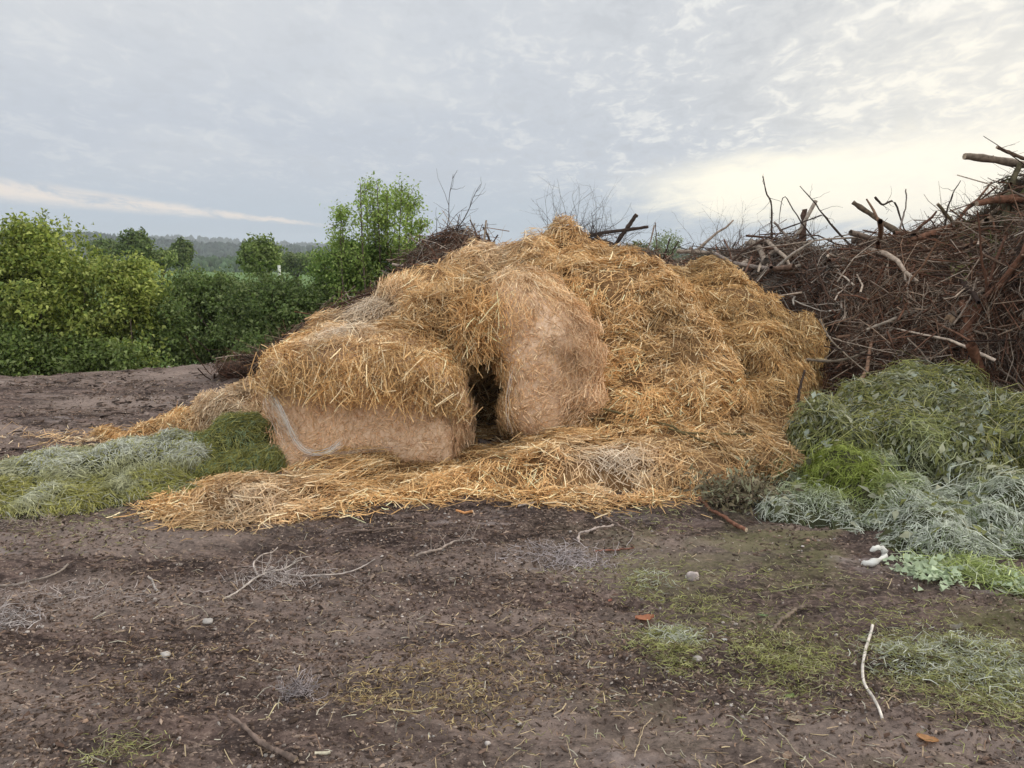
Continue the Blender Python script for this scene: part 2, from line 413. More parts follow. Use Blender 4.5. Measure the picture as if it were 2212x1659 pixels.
def thatch(body, count, parent, lift=(.0, .035), L=(.06, .19), W=(.0025, .009), comb=.2, outk=.24, cfun=None, mat=None, name='loose_straw', filt=None, style=None, drop=.22):
    P, N = sample(body, count * DENS)
    if filt is not None: k = filt(P, N) > rng.random(len(P)); P, N = P[k], N[k]
    st_ = style(P, N) if style else np.zeros(len(P))       # 1 = pressed flat
    fq = fbm(P * np.array([1, 1, 1.5]), 4.2, 3, 44); k = (fq > -.15) | (rng.random(len(P)) < drop) | (rng.random(len(P)) < st_); P, N, st_, fq = P[k], N[k], st_[k], fq[k]
    n = len(P); global FLOW; FLOW = (P, 0, .8)
    low = fq * .11 * (1 - st_)
    Lx = (L[0] + (L[1] - L[0]) * rng.random(n) ** 1.6) * (1 - .45 * st_)
    T = tang(N, comb, outk); T = np.where(st_[:, None] > rng.random(n)[:, None], tang(N, comb * .3, .03), T)
    B = P + N * ((lift[0] + (lift[1] - lift[0]) * rng.random(n) ** 1.5) * (1 - .85 * st_) + np.maximum(low, -.012) + .003)[:, None]
    FLOW = None
    cols = cfun(P) if cfun else straw_col(P)
    return mk(name, *ribbons(B, T, N, Lx, W[0] + (W[1] - W[0]) * rng.random(n) ** 1.4, cols[:n], bend=.025)[:2], mat or M_STRAW, np.repeat(cols[:n], 6, 0), parent)
def E(px, py, Y, rx, ry, rz, rot=(0, 0, 0)): return ('e', pt(px, py, Y), (rx, ry, rz), rot)
def W_(x, y, z, rx, ry, rz, rot=(0, 0, 0), k='e'): return (k, (x, y, z), (rx, ry, rz), rot)
def gauss(P, c_, r_): return np.exp(-((P - c_) ** 2).sum(1) / (r_ * r_))

DSP = ((1.6, .05, 2, 51), (5, .022, 3, 52))
# --- front left bale
b1 = empty('straw_bale', (-1.15, 6.1, 0), 'slumped straw bale at the front left, loose thatch over its net wrapped face', 'straw bale')
body1 = lump_mesh([W_(-1.10, 6.12, .27, .66, .53, .43, (0, 0, R(-2)), 'c'), W_(-1.20, 6.08, .62, .71, .60, .25), W_(-1.20, 6.10, .60, .66, .50, .24, (0, R(3), 0), 'c'), W_(-1.38, 6.1, .74, .45, .5, .23), W_(-1.0, 6.2, .76, .5, .5, .20), W_(-.76, 6.08, .56, .26, .45, .27)], .035, 8, ((1.8, .04, 2, 1), (7, .012, 2, 2)), M_PRESS, 'bale_body', b1)
def st1(P, N): return sst(-P[:, 2], -.65, -.56) * sst(-N[:, 1], .3, .6)
thatch(body1, 19000, b1, drop=1.0, lift=(.0, .05), L=(.07, .20), comb=.12, style=st1, filt=lambda P, N: 1 - .5 * st1(P, N), cfun=lambda P: straw_col(P, grey=gauss(P, pt(740, 735, 6.0), .25) * .8, pink=.6 * sst(-P[:, 2], -.65, -.55)))
# the ragged lower rim of the thatch
def fringe(pts, n, parent, L=(.08, .2), spread=.03, name='straw_fringe', lean=(0, -.2, -.75), cf=None):
    pts = np.array(pts); t = rng.random(n) * (len(pts) - 1); i = t.astype(int); f = (t - i)[:, None]
    B = pts[i] * (1 - f) + pts[np.minimum(i + 1, len(pts) - 1)] * f + rng.normal(0, spread, (n, 3))
    T = nrm(np.array(lean) + rng.normal(0, .6, (n, 3))); N = nrm(np.array([0, -1, .3]) + rng.normal(0, .3, (n, 3)))
    cols = cf(B) if cf else straw_col(B)
    return ribbons(B, T, N, L[0] + (L[1] - L[0]) * rng.random(n), .004 + .005 * rng.random(n), cols, bend=.03)
fr = Acc()
fr.add(fringe([pt(578, 832, 5.62), pt(640, 836, 5.50), pt(720, 852, 5.47), pt(800, 850, 5.47), pt(880, 866, 5.47), pt(950, 868, 5.5), pt(1003, 885, 5.58)], 900, b1, spread=.045))
fr.add(fringe([pt(576, 800, 5.6), pt(700, 815, 5.5), pt(830, 800, 5.48), pt(960, 830, 5.5)], 700, b1, spread=.07))
fr.build('straw_fringe', M_STRAW, b1)
# torn net wrap hanging as pale strands
def strands(pl, n, r=.0012, spread=.02, col=(.62, .56, .50)):
    pl = np.array(pl); k = 14; t = np.linspace(0, len(pl) - 1, k); i = np.minimum(t.astype(int), len(pl) - 2); f = (t - i)[:, None]
    base = pl[i] * (1 - f) + pl[i + 1] * f
    for _ in range(2): base[1:-1] = (base[:-2] + 2 * base[1:-1] + base[2:]) / 4
    P = base[None] + rng.normal(0, spread, (n, 1, 3)) + np.cumsum(rng.normal(0, spread * .28, (n, k, 3)), 1)
    return tubes(P, np.full((n, k), r), 3, np.array(col) * (.8 + .4 * rng.random((n, 1))))
nw = Acc()
nw.add(strands([pt(582, 845, 5.56), pt(605, 880, 5.50), pt(622, 925, 5.50), pt(640, 965, 5.5), pt(672, 984, 5.49), pt(708, 980, 5.50), pt(735, 955, 5.52)], 13, .0012, .011, (.86, .84, .80)))
nw.add(strands([pt(582, 860, 5.55), pt(592, 890, 5.53), pt(612, 925, 5.52), pt(630, 955, 5.52)], 20, .0009, .03, (.74, .68, .60)))
nw.add(strands([pt(655, 985, 5.49), pt(760, 978, 5.5), pt(860, 968, 5.52)], 8, .001, .008, (.52, .40, .32)))
nw.build('net_wrap', M_CLOTH, b1)

# --- second bale pushed up behind the front one, thatch arching over the dark gap
b2 = empty('straw_bale', pt(930, 700, 6.9) * np.array([1, 1, 0]), 'broken straw bale behind the front bale, its fringe of straw hanging over the dark gap', 'straw bale')
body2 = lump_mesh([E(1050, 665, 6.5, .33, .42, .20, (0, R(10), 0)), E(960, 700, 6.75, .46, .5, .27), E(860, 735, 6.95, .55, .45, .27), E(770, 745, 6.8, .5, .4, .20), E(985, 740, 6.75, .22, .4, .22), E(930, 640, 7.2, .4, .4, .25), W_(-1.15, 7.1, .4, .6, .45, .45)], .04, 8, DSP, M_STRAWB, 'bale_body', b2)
thatch(body2, 24000, b2, (.0, .06), (.08, .22), comb=.15, outk=.22, cfun=lambda P: straw_col(P, grey=gauss(P, pt(800, 685, 6.8), .35) * .7 + gauss(P, pt(1110, 600, 6.4), .2) * .3))
fr = Acc()
fr.add(fringe([pt(985, 735, 6.25), pt(1020, 745, 6.15), pt(1060, 735, 6.12), pt(1085, 700, 6.1)], 1500, b2, (.1, .26), .06))
fr.add(fringe([pt(985, 700, 6.25), pt(1030, 680, 6.1), pt(1070, 680, 6.05)], 1500, b2, (.1, .26), .07))
fr.build('straw_fringe', M_STRAW, b2)
# --- centre bale tipped on end
b3 = empty('straw_bale', pt(1160, 960, 6.0) * np.array([1, 1, 0]), 'straw bale tipped on end in the middle, smooth pinkish face under a rounded top', 'straw bale')
body3 = lump_mesh([E(1178, 800, 6.2, .33, .42, .54, (0, R(-8), 0)), E(1135, 700, 6.35, .40, .45, .34), E(1185, 740, 6.22, .34, .42, .36), E(1178, 885, 6.05, .27, .34, .28), E(1225, 795, 6.2, .23, .34, .40, (0, R(-20), 0)), E(1262, 850, 6.1, .15, .28, .14, (0, R(25), 0)), E(1130, 665, 6.55, .38, .4, .28), W_(.2, 6.35, .25, .27, .25, .3)], .035, 8, ((2.2, .03, 2, 5), (7, .010, 2, 6)), M_PRESS, 'bale_body', b3)
def st3(P, N): return sst(-P[:, 2], -1.38, -.95) * (1 - .9 * sst(P[:, 0], .28, .42)) * .8 * sst(-N[:, 1], .1, .5)
thatch(body3, 15500, b3, drop=1.0, lift=(.0, .045), L=(.06, .17), comb=.15, style=st3, filt=lambda P, N: 1 - .5 * st3(P, N), cfun=lambda P: straw_col(P, pink=.5 * sst(-P[:, 2], -1.38, -1.0) * sst(P[:, 0], -.1, .15), grey=.25 * sst(P[:, 2], 1.1, 1.3)))
fr = Acc()
fr.add(fringe([pt(1275, 850, 5.95), pt(1250, 880, 5.9), pt(1228, 900, 5.85)], 500, b3, (.08, .2), .03, lean=(.3, -.2, -.6)))
fr.add(fringe([pt(1220, 900, 5.85), pt(1215, 950, 5.8)], 220, b3, (.1, .25), .02))
fr.build('straw_fringe', M_STRAW, b3)
nw = Acc(); nw.add(strands([pt(1105, 800, 5.76), pt(1095, 840, 5.73), pt(1092, 880, 5.73), pt(1100, 925, 5.75)], 5, .0009, .02, (.72, .66, .6)))
nw.build('net_wrap', M_CLOTH, b3)

# --- the high heap behind
h1 = empty('straw_heap', pt(1250, 800, 8.0) * np.array([1, 1, 0]), 'tall golden heap of loose straw rising to the peak in the middle', 'straw heap')
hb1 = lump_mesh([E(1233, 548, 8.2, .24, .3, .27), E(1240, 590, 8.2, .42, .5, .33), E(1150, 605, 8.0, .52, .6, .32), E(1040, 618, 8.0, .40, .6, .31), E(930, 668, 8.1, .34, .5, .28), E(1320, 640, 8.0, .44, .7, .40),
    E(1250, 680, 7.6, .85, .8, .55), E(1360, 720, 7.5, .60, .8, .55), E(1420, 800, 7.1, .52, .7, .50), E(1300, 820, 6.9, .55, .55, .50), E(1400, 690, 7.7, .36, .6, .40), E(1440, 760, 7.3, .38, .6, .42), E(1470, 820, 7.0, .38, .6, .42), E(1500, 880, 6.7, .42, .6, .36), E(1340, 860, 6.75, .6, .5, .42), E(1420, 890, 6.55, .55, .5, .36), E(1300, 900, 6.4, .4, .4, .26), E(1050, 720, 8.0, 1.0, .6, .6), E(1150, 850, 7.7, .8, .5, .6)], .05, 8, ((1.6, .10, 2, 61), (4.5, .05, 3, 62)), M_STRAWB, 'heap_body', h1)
thatch(hb1, 62000, h1, (.0, .06), (.07, .21), (.003, .0095), comb=.12, outk=.2, cfun=lambda P: straw_col(P, grey=.35 * gauss(P, pt(1060, 560, 7.8), .4)))
# --- right heap
h2 = empty('straw_heap', pt(1620, 850, 8.0) * np.array([1, 1, 0]), 'lower bumpy straw heap on the right, leaning against the brushwood', 'straw heap')
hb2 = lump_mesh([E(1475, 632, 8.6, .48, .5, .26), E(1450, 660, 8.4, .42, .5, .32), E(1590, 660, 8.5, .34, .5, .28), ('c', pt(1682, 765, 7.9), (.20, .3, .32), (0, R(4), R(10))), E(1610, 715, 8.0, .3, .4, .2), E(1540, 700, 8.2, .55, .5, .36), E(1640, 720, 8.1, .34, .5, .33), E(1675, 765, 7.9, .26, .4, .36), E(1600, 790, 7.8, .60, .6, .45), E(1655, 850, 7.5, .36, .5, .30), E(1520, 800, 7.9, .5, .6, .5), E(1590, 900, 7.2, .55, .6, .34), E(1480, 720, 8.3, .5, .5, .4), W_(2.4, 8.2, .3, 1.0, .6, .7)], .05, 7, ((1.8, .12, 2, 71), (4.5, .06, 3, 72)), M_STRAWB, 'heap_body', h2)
thatch(hb2, 42000, h2, (.0, .055), (.06, .19), (.003, .0095), comb=.12, outk=.18, cfun=lambda P: straw_col(P, dark=0) * np.array([.93, .92, .86]))

# --- straw spilled on the ground in front
sp = empty('straw_spill', (0, 5.4, 0), 'flattened loose straw spilled over the ground in front of the bales', 'straw', kind='stuff')
poly = [gpt(*q)[:2] for q in ((368, 1088), (395, 1110), (440, 1138), (520, 1130), (600, 1118), (760, 1092), (900, 1080), (980, 1060), (1060, 1062), (1150, 1078), (1300, 1095), (1400, 1082), (1500, 1070), (1575, 1040), (1635, 985), (1690, 900))] + [pt(1690, 850, 7.6)[:2], pt(1400, 850, 7.3)[:2], pt(700, 850, 6.6)[:2], pt(560, 980, 5.9)[:2], pt(520, 1030, 5.4)[:2], pt(400, 1040, 5.3)[:2]]
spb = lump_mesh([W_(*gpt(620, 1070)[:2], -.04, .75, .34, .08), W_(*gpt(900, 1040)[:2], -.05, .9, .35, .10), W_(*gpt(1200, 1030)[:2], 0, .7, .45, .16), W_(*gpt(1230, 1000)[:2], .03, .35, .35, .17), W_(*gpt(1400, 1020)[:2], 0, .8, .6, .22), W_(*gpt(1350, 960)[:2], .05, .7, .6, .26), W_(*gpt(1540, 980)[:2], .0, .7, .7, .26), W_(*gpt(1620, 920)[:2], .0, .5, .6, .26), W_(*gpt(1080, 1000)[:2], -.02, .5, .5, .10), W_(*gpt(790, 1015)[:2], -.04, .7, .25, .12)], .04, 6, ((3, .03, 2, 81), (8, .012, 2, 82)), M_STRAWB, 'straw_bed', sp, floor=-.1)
grey_spots = lambda P: np.clip(gauss(P, gpt(1320, 985, .2), .28) * .9 + gauss(P, gpt(560, 1100, 0), .4) * .35, 0, 1)
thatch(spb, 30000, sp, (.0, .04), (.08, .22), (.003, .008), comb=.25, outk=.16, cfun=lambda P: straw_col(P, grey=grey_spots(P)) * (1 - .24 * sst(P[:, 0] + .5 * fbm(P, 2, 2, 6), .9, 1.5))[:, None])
q = rng.uniform([-3.4, 4.2], [3.2, 7.2], (150000, 2)); q = q[inpoly(q + np.c_[fbm(q, 3, 2, 5), fbm(q, 3, 2, 6)] * .12, poly)]
q = q[(fbm(q, 2.2, 3, 15) + rng.normal(0, .25, len(q)) > -.22)]; q = q[rng.random(len(q)) < .62][:24000]
extra = np.array(poly[:14]); t = rng.random(3800) * 13; i = t.astype(int); q2 = extra[i] * (1 - (t - i))[:, None] + extra[i + 1] * (t - i)[:, None] + rng.normal(0, .09, (3800, 2)) * np.array([1.4, .8])
q = np.r_[q, q2]; B = np.c_[q, ground_z(q[:, 0], q[:, 1]) + .008 + rng.random(len(q)) * .035]; n = len(B)
N = nrm(np.c_[rng.normal(0, .15, (n, 2)), np.ones(n)]); cols = straw_col(B, grey=grey_spots(B))
V_, F_, C_ = ribbons(B, nrm(tang(N, 0, .12) + np.array([.35, 0, 0])), N, .06 + .15 * rng.random(n) ** 1.4, .004 + .004 * rng.random(n), cols, bend=.07)
mk('ground_straw', V_, F_, M_STRAW, C_, sp)

# --- low straw ridge left of the bale
h3 = empty('straw_heap', gpt(430, 930) * np.array([1, 1, 0]), 'low ridge of loose straw trailing off to the left of the front bale', 'straw heap')
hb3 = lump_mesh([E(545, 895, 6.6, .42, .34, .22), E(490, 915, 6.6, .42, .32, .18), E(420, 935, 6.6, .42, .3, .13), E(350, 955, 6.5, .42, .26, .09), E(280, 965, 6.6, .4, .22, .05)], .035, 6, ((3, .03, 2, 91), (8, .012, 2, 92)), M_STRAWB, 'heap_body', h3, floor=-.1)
thatch(hb3, 13000, h3, (.0, .035), (.06, .18), comb=.15, cfun=lambda P: straw_col(P, grey=.6 * gauss(P, pt(500, 900, 6.4), .3)))
q = np.array([gpt(250 + 60 * rng.normal(), 955 + 12 * rng.normal())[:2] for _ in range(60)]); q = q[rng.integers(0, 60, 700)] + rng.normal(0, .15, (700, 2)) * np.array([2, .7])
B = np.c_[q, ground_z(q[:, 0], q[:, 1]) + .012]; N = nrm(np.c_[rng.normal(0, .1, (700, 2)), np.ones(700)])
tag(mk('ground_straw', *ribbons(B, nrm(tang(N, 0, .05) + np.array([.8, .1, 0])), N, .06 + .14 * rng.random(700), .005 + .003 * rng.random(700), straw_col(B))[:2], M_STRAW, np.repeat(straw_col(B, grey=.2), 6, 0), h3), kind='stuff')

# ------------------------------------------------------------------ cut grass heaps
G_OL, G_YG, G_BL, G_DK, G_LT = np.array([.24, .235, .065]), np.array([.42, .40, .14]), np.array([.40, .42, .32]), np.array([.08, .09, .035]), np.array([.42, .52, .25])
def grass_on(body, count, parent, cfun, L, W, lift, comb, name, filt=None, outk=.25, mat=None):
    P, N = sample(body, count * DENS)
    if filt is not None: k = filt(P) > rng.random(len(P)); P, N = P[k], N[k]
    fq = fbm(P, 5, 3, 14); k = (fq > -.1) | (rng.random(len(P)) < .4); P, N, fq = P[k], N[k], fq[k]
    global FLOW; FLOW = (P, 0, .8); n = len(P); T = tang(N, comb, outk); FLOW = None; B = P + N * (lift[0] + (lift[1] - lift[0]) * rng.random(n) + np.maximum(fq * .05, -.01))[:, None]
    V_, F_, C_ = ribbons(B, T, N, L[0] + (L[1] - L[0]) * rng.random(n) ** 1.4, W[0] + (W[1] - W[0]) * rng.random(n), cfun(P, n), bend=.16)
    return mk(name, V_, F_, mat or M_GRASS, C_, parent)
def jit_(n, a=.25): return 1 - a + 2 * a * rng.random(n)[:, None]
# left heap
g1 = empty('grass_heap', gpt(200, 1060) * np.array([1, 1, 0]), 'long low heap of greyish green cut grass at the left edge', 'grass heap')
gb1 = lump_mesh([E(40, 1062, 5.3, .55, .36, .16), E(170, 1033, 5.45, .5, .36, .18), E(290, 1020, 5.5, .45, .36, .20), E(370, 1010, 5.65, .36, .34, .20), E(-60, 1090, 5.1, .5, .4, .14), W_(*gpt(250, 1070)[:2], -.05, .7, .3, .10), W_(*gpt(80, 1092)[:2], -.05, .7, .3, .10)], .035, 6, ((3.5, .03, 2, 3), (9, .012, 2, 4)), M_GBODY, 'heap_body', g1, floor=-.1)
def cg1(P, n):
    f = sst(P[:, 2] + fbm(P, 3, 2, 77) * .12, .03, .17)[:, None]; r_ = rng.random(n)[:, None]
    low = np.where(r_ < .5, G_OL * 1.25, np.where(r_ < .8, G_YG, np.array([.42, .42, .32]))); hi_ = np.where(r_ < .8, np.array([.56, .57, .48]), G_OL * 1.5)
    return (low * (1 - f) + hi_ * f) * jit_(n)
grass_on(gb1, 40000, g1, cg1, (.03, .12), (.0025, .0055), (0, .03), .15, 'cut_grass')
g2 = empty('grass_heap', gpt(500, 1000) * np.array([1, 1, 0]), 'small dark green heap of cut grass against the left side of the front bale', 'grass heap')
gb2 = lump_mesh([E(440, 1000, 5.85, .32, .3, .20), E(530, 965, 6.05, .34, .3, .22), E(480, 1020, 5.7, .4, .3, .13), E(590, 1000, 5.75, .22, .2, .12)], .035, 6, ((3.5, .025, 2, 3), (9, .012, 2, 4)), M_GBODY, 'heap_body', g2, floor=-.1)
grass_on(gb2, 16000, g2, lambda P, n: np.where(rng.random(n)[:, None] < .6, G_OL * 1.05, np.where(rng.random(n)[:, None] < .6, np.array([.22, .28, .15]), G_YG)) * jit_(n), (.04, .16), (.003, .006), (0, .03), .5, 'cut_grass')

# right heap
g3 = empty('grass_heap', gpt(1950, 1150) * np.array([1, 1, 0]), 'large heap of cut grass and garden leaves at the right, greyish at its foot', 'grass heap')
gb3 = lump_mesh([E(1890, 905, 6.3, .36, .45, .26), E(2010, 905, 6.3, .36, .45, .27), E(1960, 950, 6.0, .6, .55, .34), E(1800, 960, 5.9, .36, .45, .25), E(2120, 960, 5.8, .5, .5, .34), E(2230, 990, 5.5, .5, .6, .36), E(2060, 1020, 5.5, .6, .5, .36),
    E(1810, 1065, 5.15, .34, .36, .30), E(1720, 1060, 5.3, .32, .36, .20), E(1900, 1120, 4.75, .48, .45, .25), E(2060, 1160, 4.45, .5, .42, .20), E(2200, 1130, 4.6, .45, .5, .28), E(1760, 1130, 4.75, .42, .38, .23), E(1880, 1160, 4.45, .45, .36, .20), E(2010, 1190, 4.25, .45, .34, .15), E(2130, 1215, 4.1, .45, .34, .15), E(2240, 1240, 3.95, .4, .34, .16), E(2160, 1255, 3.85, .4, .2, .07), E(1700, 1100, 5.0, .36, .34, .19)], .04, 6, ((1.7, .14, 2, 13), (4.2, .10, 3, 14)), M_GBODY, 'heap_body', g3, floor=-.1)
c_low = [(1900, 1195, 4.2, .3), (2010, 1215, 4.0, .3), (2120, 1225, 4.0, .3), (1820, 1180, 4.4, .3), (1720, 1110, 4.7, .35), (1880, 1150, 4.45, .45), (2000, 1130, 4.5, .42), (1760, 1060, 5.0, .25), (2080, 1180, 4.2, .35), (1950, 1060, 4.9, .28), (2200, 1130, 4.2, .35)]
low_f = lambda P: np.clip(sum(gauss(P, pt(a, b, c_), d_ * 1.25) for a, b, c_, d_ in c_low) * 1.3 + fbm(P, 4, 2, 8) * .25, 0, 1)
oli_f = lambda P: np.clip(1.7 * gauss(P, pt(1830, 1040, 4.95), .33) + .9 * gauss(P, pt(1790, 990, 5.4), .3) + .7 * gauss(P, pt(1990, 985, 5.4), .25) + fbm(P, 5, 2, 9) * .2, 0, 1)
def cg3(P, n):
    lo_ = low_f(P)[:, None]; ol = oli_f(P)[:, None]; r_ = rng.random(n)[:, None]; r2 = rng.random(n)[:, None]
    top = np.where(r_ < .34, G_OL * 1.15, np.where(r_ < .56, G_YG, np.where(r_ < .76, G_BL * .85, np.where(r_ < .86, np.array([.42, .36, .2]), G_DK))))
    lw = np.where(r_ < .78, np.array([.54, .57, .48]), np.array([.16, .20, .10])); oo = np.where(r_ < .7, np.array([.22, .27, .05]), np.array([.30, .34, .09]))
    c_ = top * (1 - lo_) + lw * lo_; c_ = c_ * (1 - ol) + oo * ol
    return c_ * jit_(n, .3)
grass_on(gb3, 75000, g3, cg3, (.03, .10), (.0025, .0050), (0, .03), .15, 'cut_grass', filt=lambda P: .34 + .66 * np.maximum(low_f(P), oli_f(P)))
grass_on(gb3, 20000, g3, cg3, (.12, .36), (.003, .006), (.01, .05), .5, 'long_grass', filt=lambda P: 1 - .9 * np.maximum(low_f(P), oli_f(P)))
def leaf_on(body, count, parent, cfun, L, asp, name, filt=None, lift=.05, mat=None):
    P, N = sample(body, count); fq = fbm(P, 5, 3, 14); k = (fq > -.1) | (rng.random(len(P)) < .3); P, N, fq = P[k], N[k], fq[k]; P = P + N * np.maximum(fq * .05, 0)[:, None]
    if filt is not None: k = filt(P) > rng.random(len(P)); P, N = P[k], N[k]
    n = len(P); Lx = L[0] + (L[1] - L[0]) * rng.random(n); T = tang(N, .5, .3)
    V_, F_, C_ = leaves(P + N * (lift * rng.random(n)[:, None] + .01), T, nrm(N + rng.normal(0, .5, (n, 3))), Lx, Lx * (asp[0] + (asp[1] - asp[0]) * rng.random(n)), cfun(P, n))
    return mk(name, V_, F_, mat or M_LEAF, C_, parent)
def cl3(P, n):
    r_ = rng.random(n)[:, None]; return np.where(r_ < .45, np.array([.19, .20, .065]), np.where(r_ < .72, np.array([.36, .36, .25]), np.where(r_ < .9, np.array([.08, .085, .03]), np.array([.38, .42, .34])))) * jit_(n)
leaf_on(gb3, 22000, g3, cl3, (.02, .10), (.22, .6), 'leaf_litter', filt=lambda P: 1 - .93 * np.maximum(low_f(P), oli_f(P)))
# trailing tufts at the foot
def tuft(px, py, n, L, cols, spread=.1, name='grass_tuft', parent=None, lean=(0, 0, 0), wd=(.003, .006), up=.5, flat=.02):
    c_ = gpt(px, py); q = c_[:2] + rng.normal(0, spread, (n, 2)); z = ground_z(q[:, 0], q[:, 1]) + .01 + rng.random(n) * flat
    T = nrm(np.c_[rng.normal(0, 1, (n, 2)), np.abs(rng.normal(0, up, n))] + np.array(lean)); N = nrm(np.c_[rng.normal(0, .3, (n, 2)), np.ones(n)])
    k = rng.integers(0, len(cols), n)
    return ribbons(np.c_[q, z] + T * L * .3, T, N, L * (.5 + rng.random(n)), wd[0] + (wd[1] - wd[0]) * rng.random(n), np.array(cols)[k] * jit_(n), bend=.2)
a = Acc()
YG = [(.38, .44, .14), (.46, .52, .24), (.26, .32, .10), (.5, .54, .38)]
for px, py in ((2020, 1225), (2060, 1240), (2100, 1235), (2140, 1250), (2180, 1265), (2080, 1215)): a.add(tuft(px, py, 260, .10, YG, .07, lean=(.6, -.3, 0), up=.3, flat=.04))
a.build('yellow_grass', M_GRASS, g3)
a = Acc()
for px, py in ((1985, 1240), (2000, 1255), (2040, 1262), (1990, 1228), (2200, 1275), (2020, 1245)):
    n = 60; c_ = gpt(px, py); q = c_[:2] + rng.normal(0, .06, (n, 2)); B = np.c_[q, ground_z(q[:, 0], q[:, 1]) + .02 + .04 * rng.random(n)]
    Lx = .02 + .03 * rng.random(n); a.add(leaves(B, nrm(np.c_[rng.normal(0, 1, (n, 2)), rng.normal(0, .3, n)]), nrm(rng.normal(0, .4, (n, 3)) + np.array([0, -.3, 1])), Lx, Lx * .9, np.array([.42, .50, .33]) * jit_(n)))
a.build('pale_leaves', M_LEAF, g3)

# grass lying on the soil, right
gs = empty('grass_scraps', gpt(1700, 1400) * np.array([1, 1, 0]), 'thin scraps of cut grass trodden into the soil at the lower right', 'grass', kind='stuff')
a = Acc()
OG = [(.30, .31, .10), (.38, .38, .15), (.22, .22, .08), (.40, .39, .22), (.18, .13, .09)]
for px, py, n, s in ((1440, 1395, 900, .07), (1455, 1420, 500, .05), (1530, 1330, 260, .13), (1480, 1320, 220, .1), (1680, 1420, 700, .09), (1730, 1440, 500, .08), (1640, 1440, 260, .1), (1700, 1270, 220, .16), (1550, 1280, 240, .14), (1980, 1400, 500, .16), (2060, 1440, 900, .16), (2140, 1480, 900, .14), (2190, 1430, 700, .14), (2000, 1470, 500, .12), (2110, 1520, 500, .09), (1900, 1330, 200, .2), (2100, 1350, 260, .2), (260, 1640, 200, .06), (1290, 1240, 120, .1), (1400, 1240, 200, .09), (1380, 1280, 200, .06), (230, 1130, 300, .22), (120, 1120, 300, .2), (1430, 1120, 200, .12), (1400, 1560, 200, .4), (1900, 1560, 260, .4)):
    a.add(tuft(px, py, int(n * 1.35), .034, OG, s * 1.15, up=.10, wd=(.0015, .0032)))
PG = [(.44, .46, .37), (.34, .36, .25), (.50, .51, .43), (.30, .31, .12)]
for px, py, n, s in ((1455, 1390, 300, .035), (2060, 1440, 500, .09), (2150, 1455, 600, .10), (2190, 1470, 400, .08), (1950, 1420, 250, .05), (1400, 1250, 90, .05)):
    a.add(tuft(px, py, int(n * 1.5), .045, PG, s * 1.35, up=.12, wd=(.002, .004), flat=.03))
a.build('grass_blades', M_GRASS, gs)

# ------------------------------------------------------------------ ground litter
lit = empty('ground_litter', (0, 4, 0), 'bark chips, twig bits, small stones and straw scattered over the bare earth', 'litter', kind='stuff')
def lit_pos(n, r0=2.0, r1=13.0, p=1.0):
    y = r0 * (r1 / r0) ** (rng.random(n) ** p); x = (rng.random(n) * 2 - 1) * (y * .72 + .3); return np.c_[x, y]
def chips(n, size, flat, cols, jit=.3, p=.9, r1=12, asp_=(.10, .35), r0=1.9):
    q = lit_pos(n, r0, r1, p); q = q[q[:, 1] < edge_y(q[:, 0]) - .1]; dn = fbm(q * np.array([.7, 1.6]), 1.6, 3, 88); q = q[dn + rng.normal(0, .5, len(q)) > -.25]; n = len(q)
    s = size[0] + (size[1] - size[0]) * rng.random(n) ** 2.2; s *= .75 + q[:, 1] * .08
    a_ = rng.random(n) * 6.283; asp = asp_[0] + asp_[1] * rng.random(n)
    c_ = np.c_[q, ground_z(q[:, 0], q[:, 1]) + s * flat * .3]
    T = nrm(np.c_[np.cos(a_) * 1.3, np.sin(a_), rng.normal(0, .22, n)]); N = nrm(np.c_[rng.normal(0, .3, (n, 2)), np.ones(n)]); S = nrm(np.cross(T, N)); N = np.cross(S, T)
    k = 5; an = np.arange(k) * 2 * math.pi / k; V = np.zeros((n, 2 * k, 3))
    for i in range(k):
        ra = .7 + .6 * rng.random(n); o_ = T * (np.cos(an[i]) * s * ra * .5)[:, None] + S * (np.sin(an[i]) * s * asp * ra * .5)[:, None]
        V[:, i] = c_ + o_ * .8 + N * (s * flat)[:, None] * (.3 + .4 * rng.random(n))[:, None]; V[:, k + i] = c_ + o_ * 1.1 - N * (s * flat)[:, None] * .6
    b = np.arange(n)[:, None] * 2 * k
    Fq = np.concatenate([b + np.array([[k + i, k + (i + 1) % k, (i + 1) % k, i]]) for i in range(k)])
    Ft = np.concatenate([b + np.array([[0, 1, 2]]), b + np.array([[0, 2, 3]]), b + np.array([[0, 3, 4]])])
    cols = np.array(cols)[rng.integers(0, len(cols), n)] * jit_(n, jit)
    return V.reshape(-1, 3), [Fq, Ft], np.repeat(cols, 2 * k, 0)
a = Acc()
a.add(chips(110000, (.006, .042), .08, [(.07, .045, .032), (.05, .034, .026), (.12, .08, .06), (.18, .13, .10), (.045, .030, .022), (.27, .20, .155), (.15, .10, .075), (.11, .07, .05), (.09, .055, .04), (.06, .04, .03)], .35))
a.add(chips(120000, (.004, .015), .45, [(.07, .045, .034), (.12, .083, .063), (.17, .122, .095), (.045, .030, .023), (.22, .165, .13)], .25, asp_=(.55, .5)))
a.add(chips(38000, (.004, .018), .15, [(.34, .27, .22), (.28, .21, .165), (.40, .34, .29), (.22, .16, .125)], .3, asp_=(.2, .5)))
a.add(chips(14000, (.02, .11), .07, [(.05, .034, .027), (.10, .07, .055), (.17, .13, .11), (.035, .024, .02), (.07, .05, .04), (.15, .105, .085)], .3, r0=6.0))
a.build('bark_chips', M_CHIP, lit)
a = Acc(); a.add(chips(9000, (.005, .022), .3, [(.30, .26, .23), (.24, .21, .19), (.38, .34, .31), (.18, .15, .13), (.30, .20, .14)], asp_=(.4, .5))); a.build('pebbles', M_STONE, lit, smooth=False)
a = Acc()
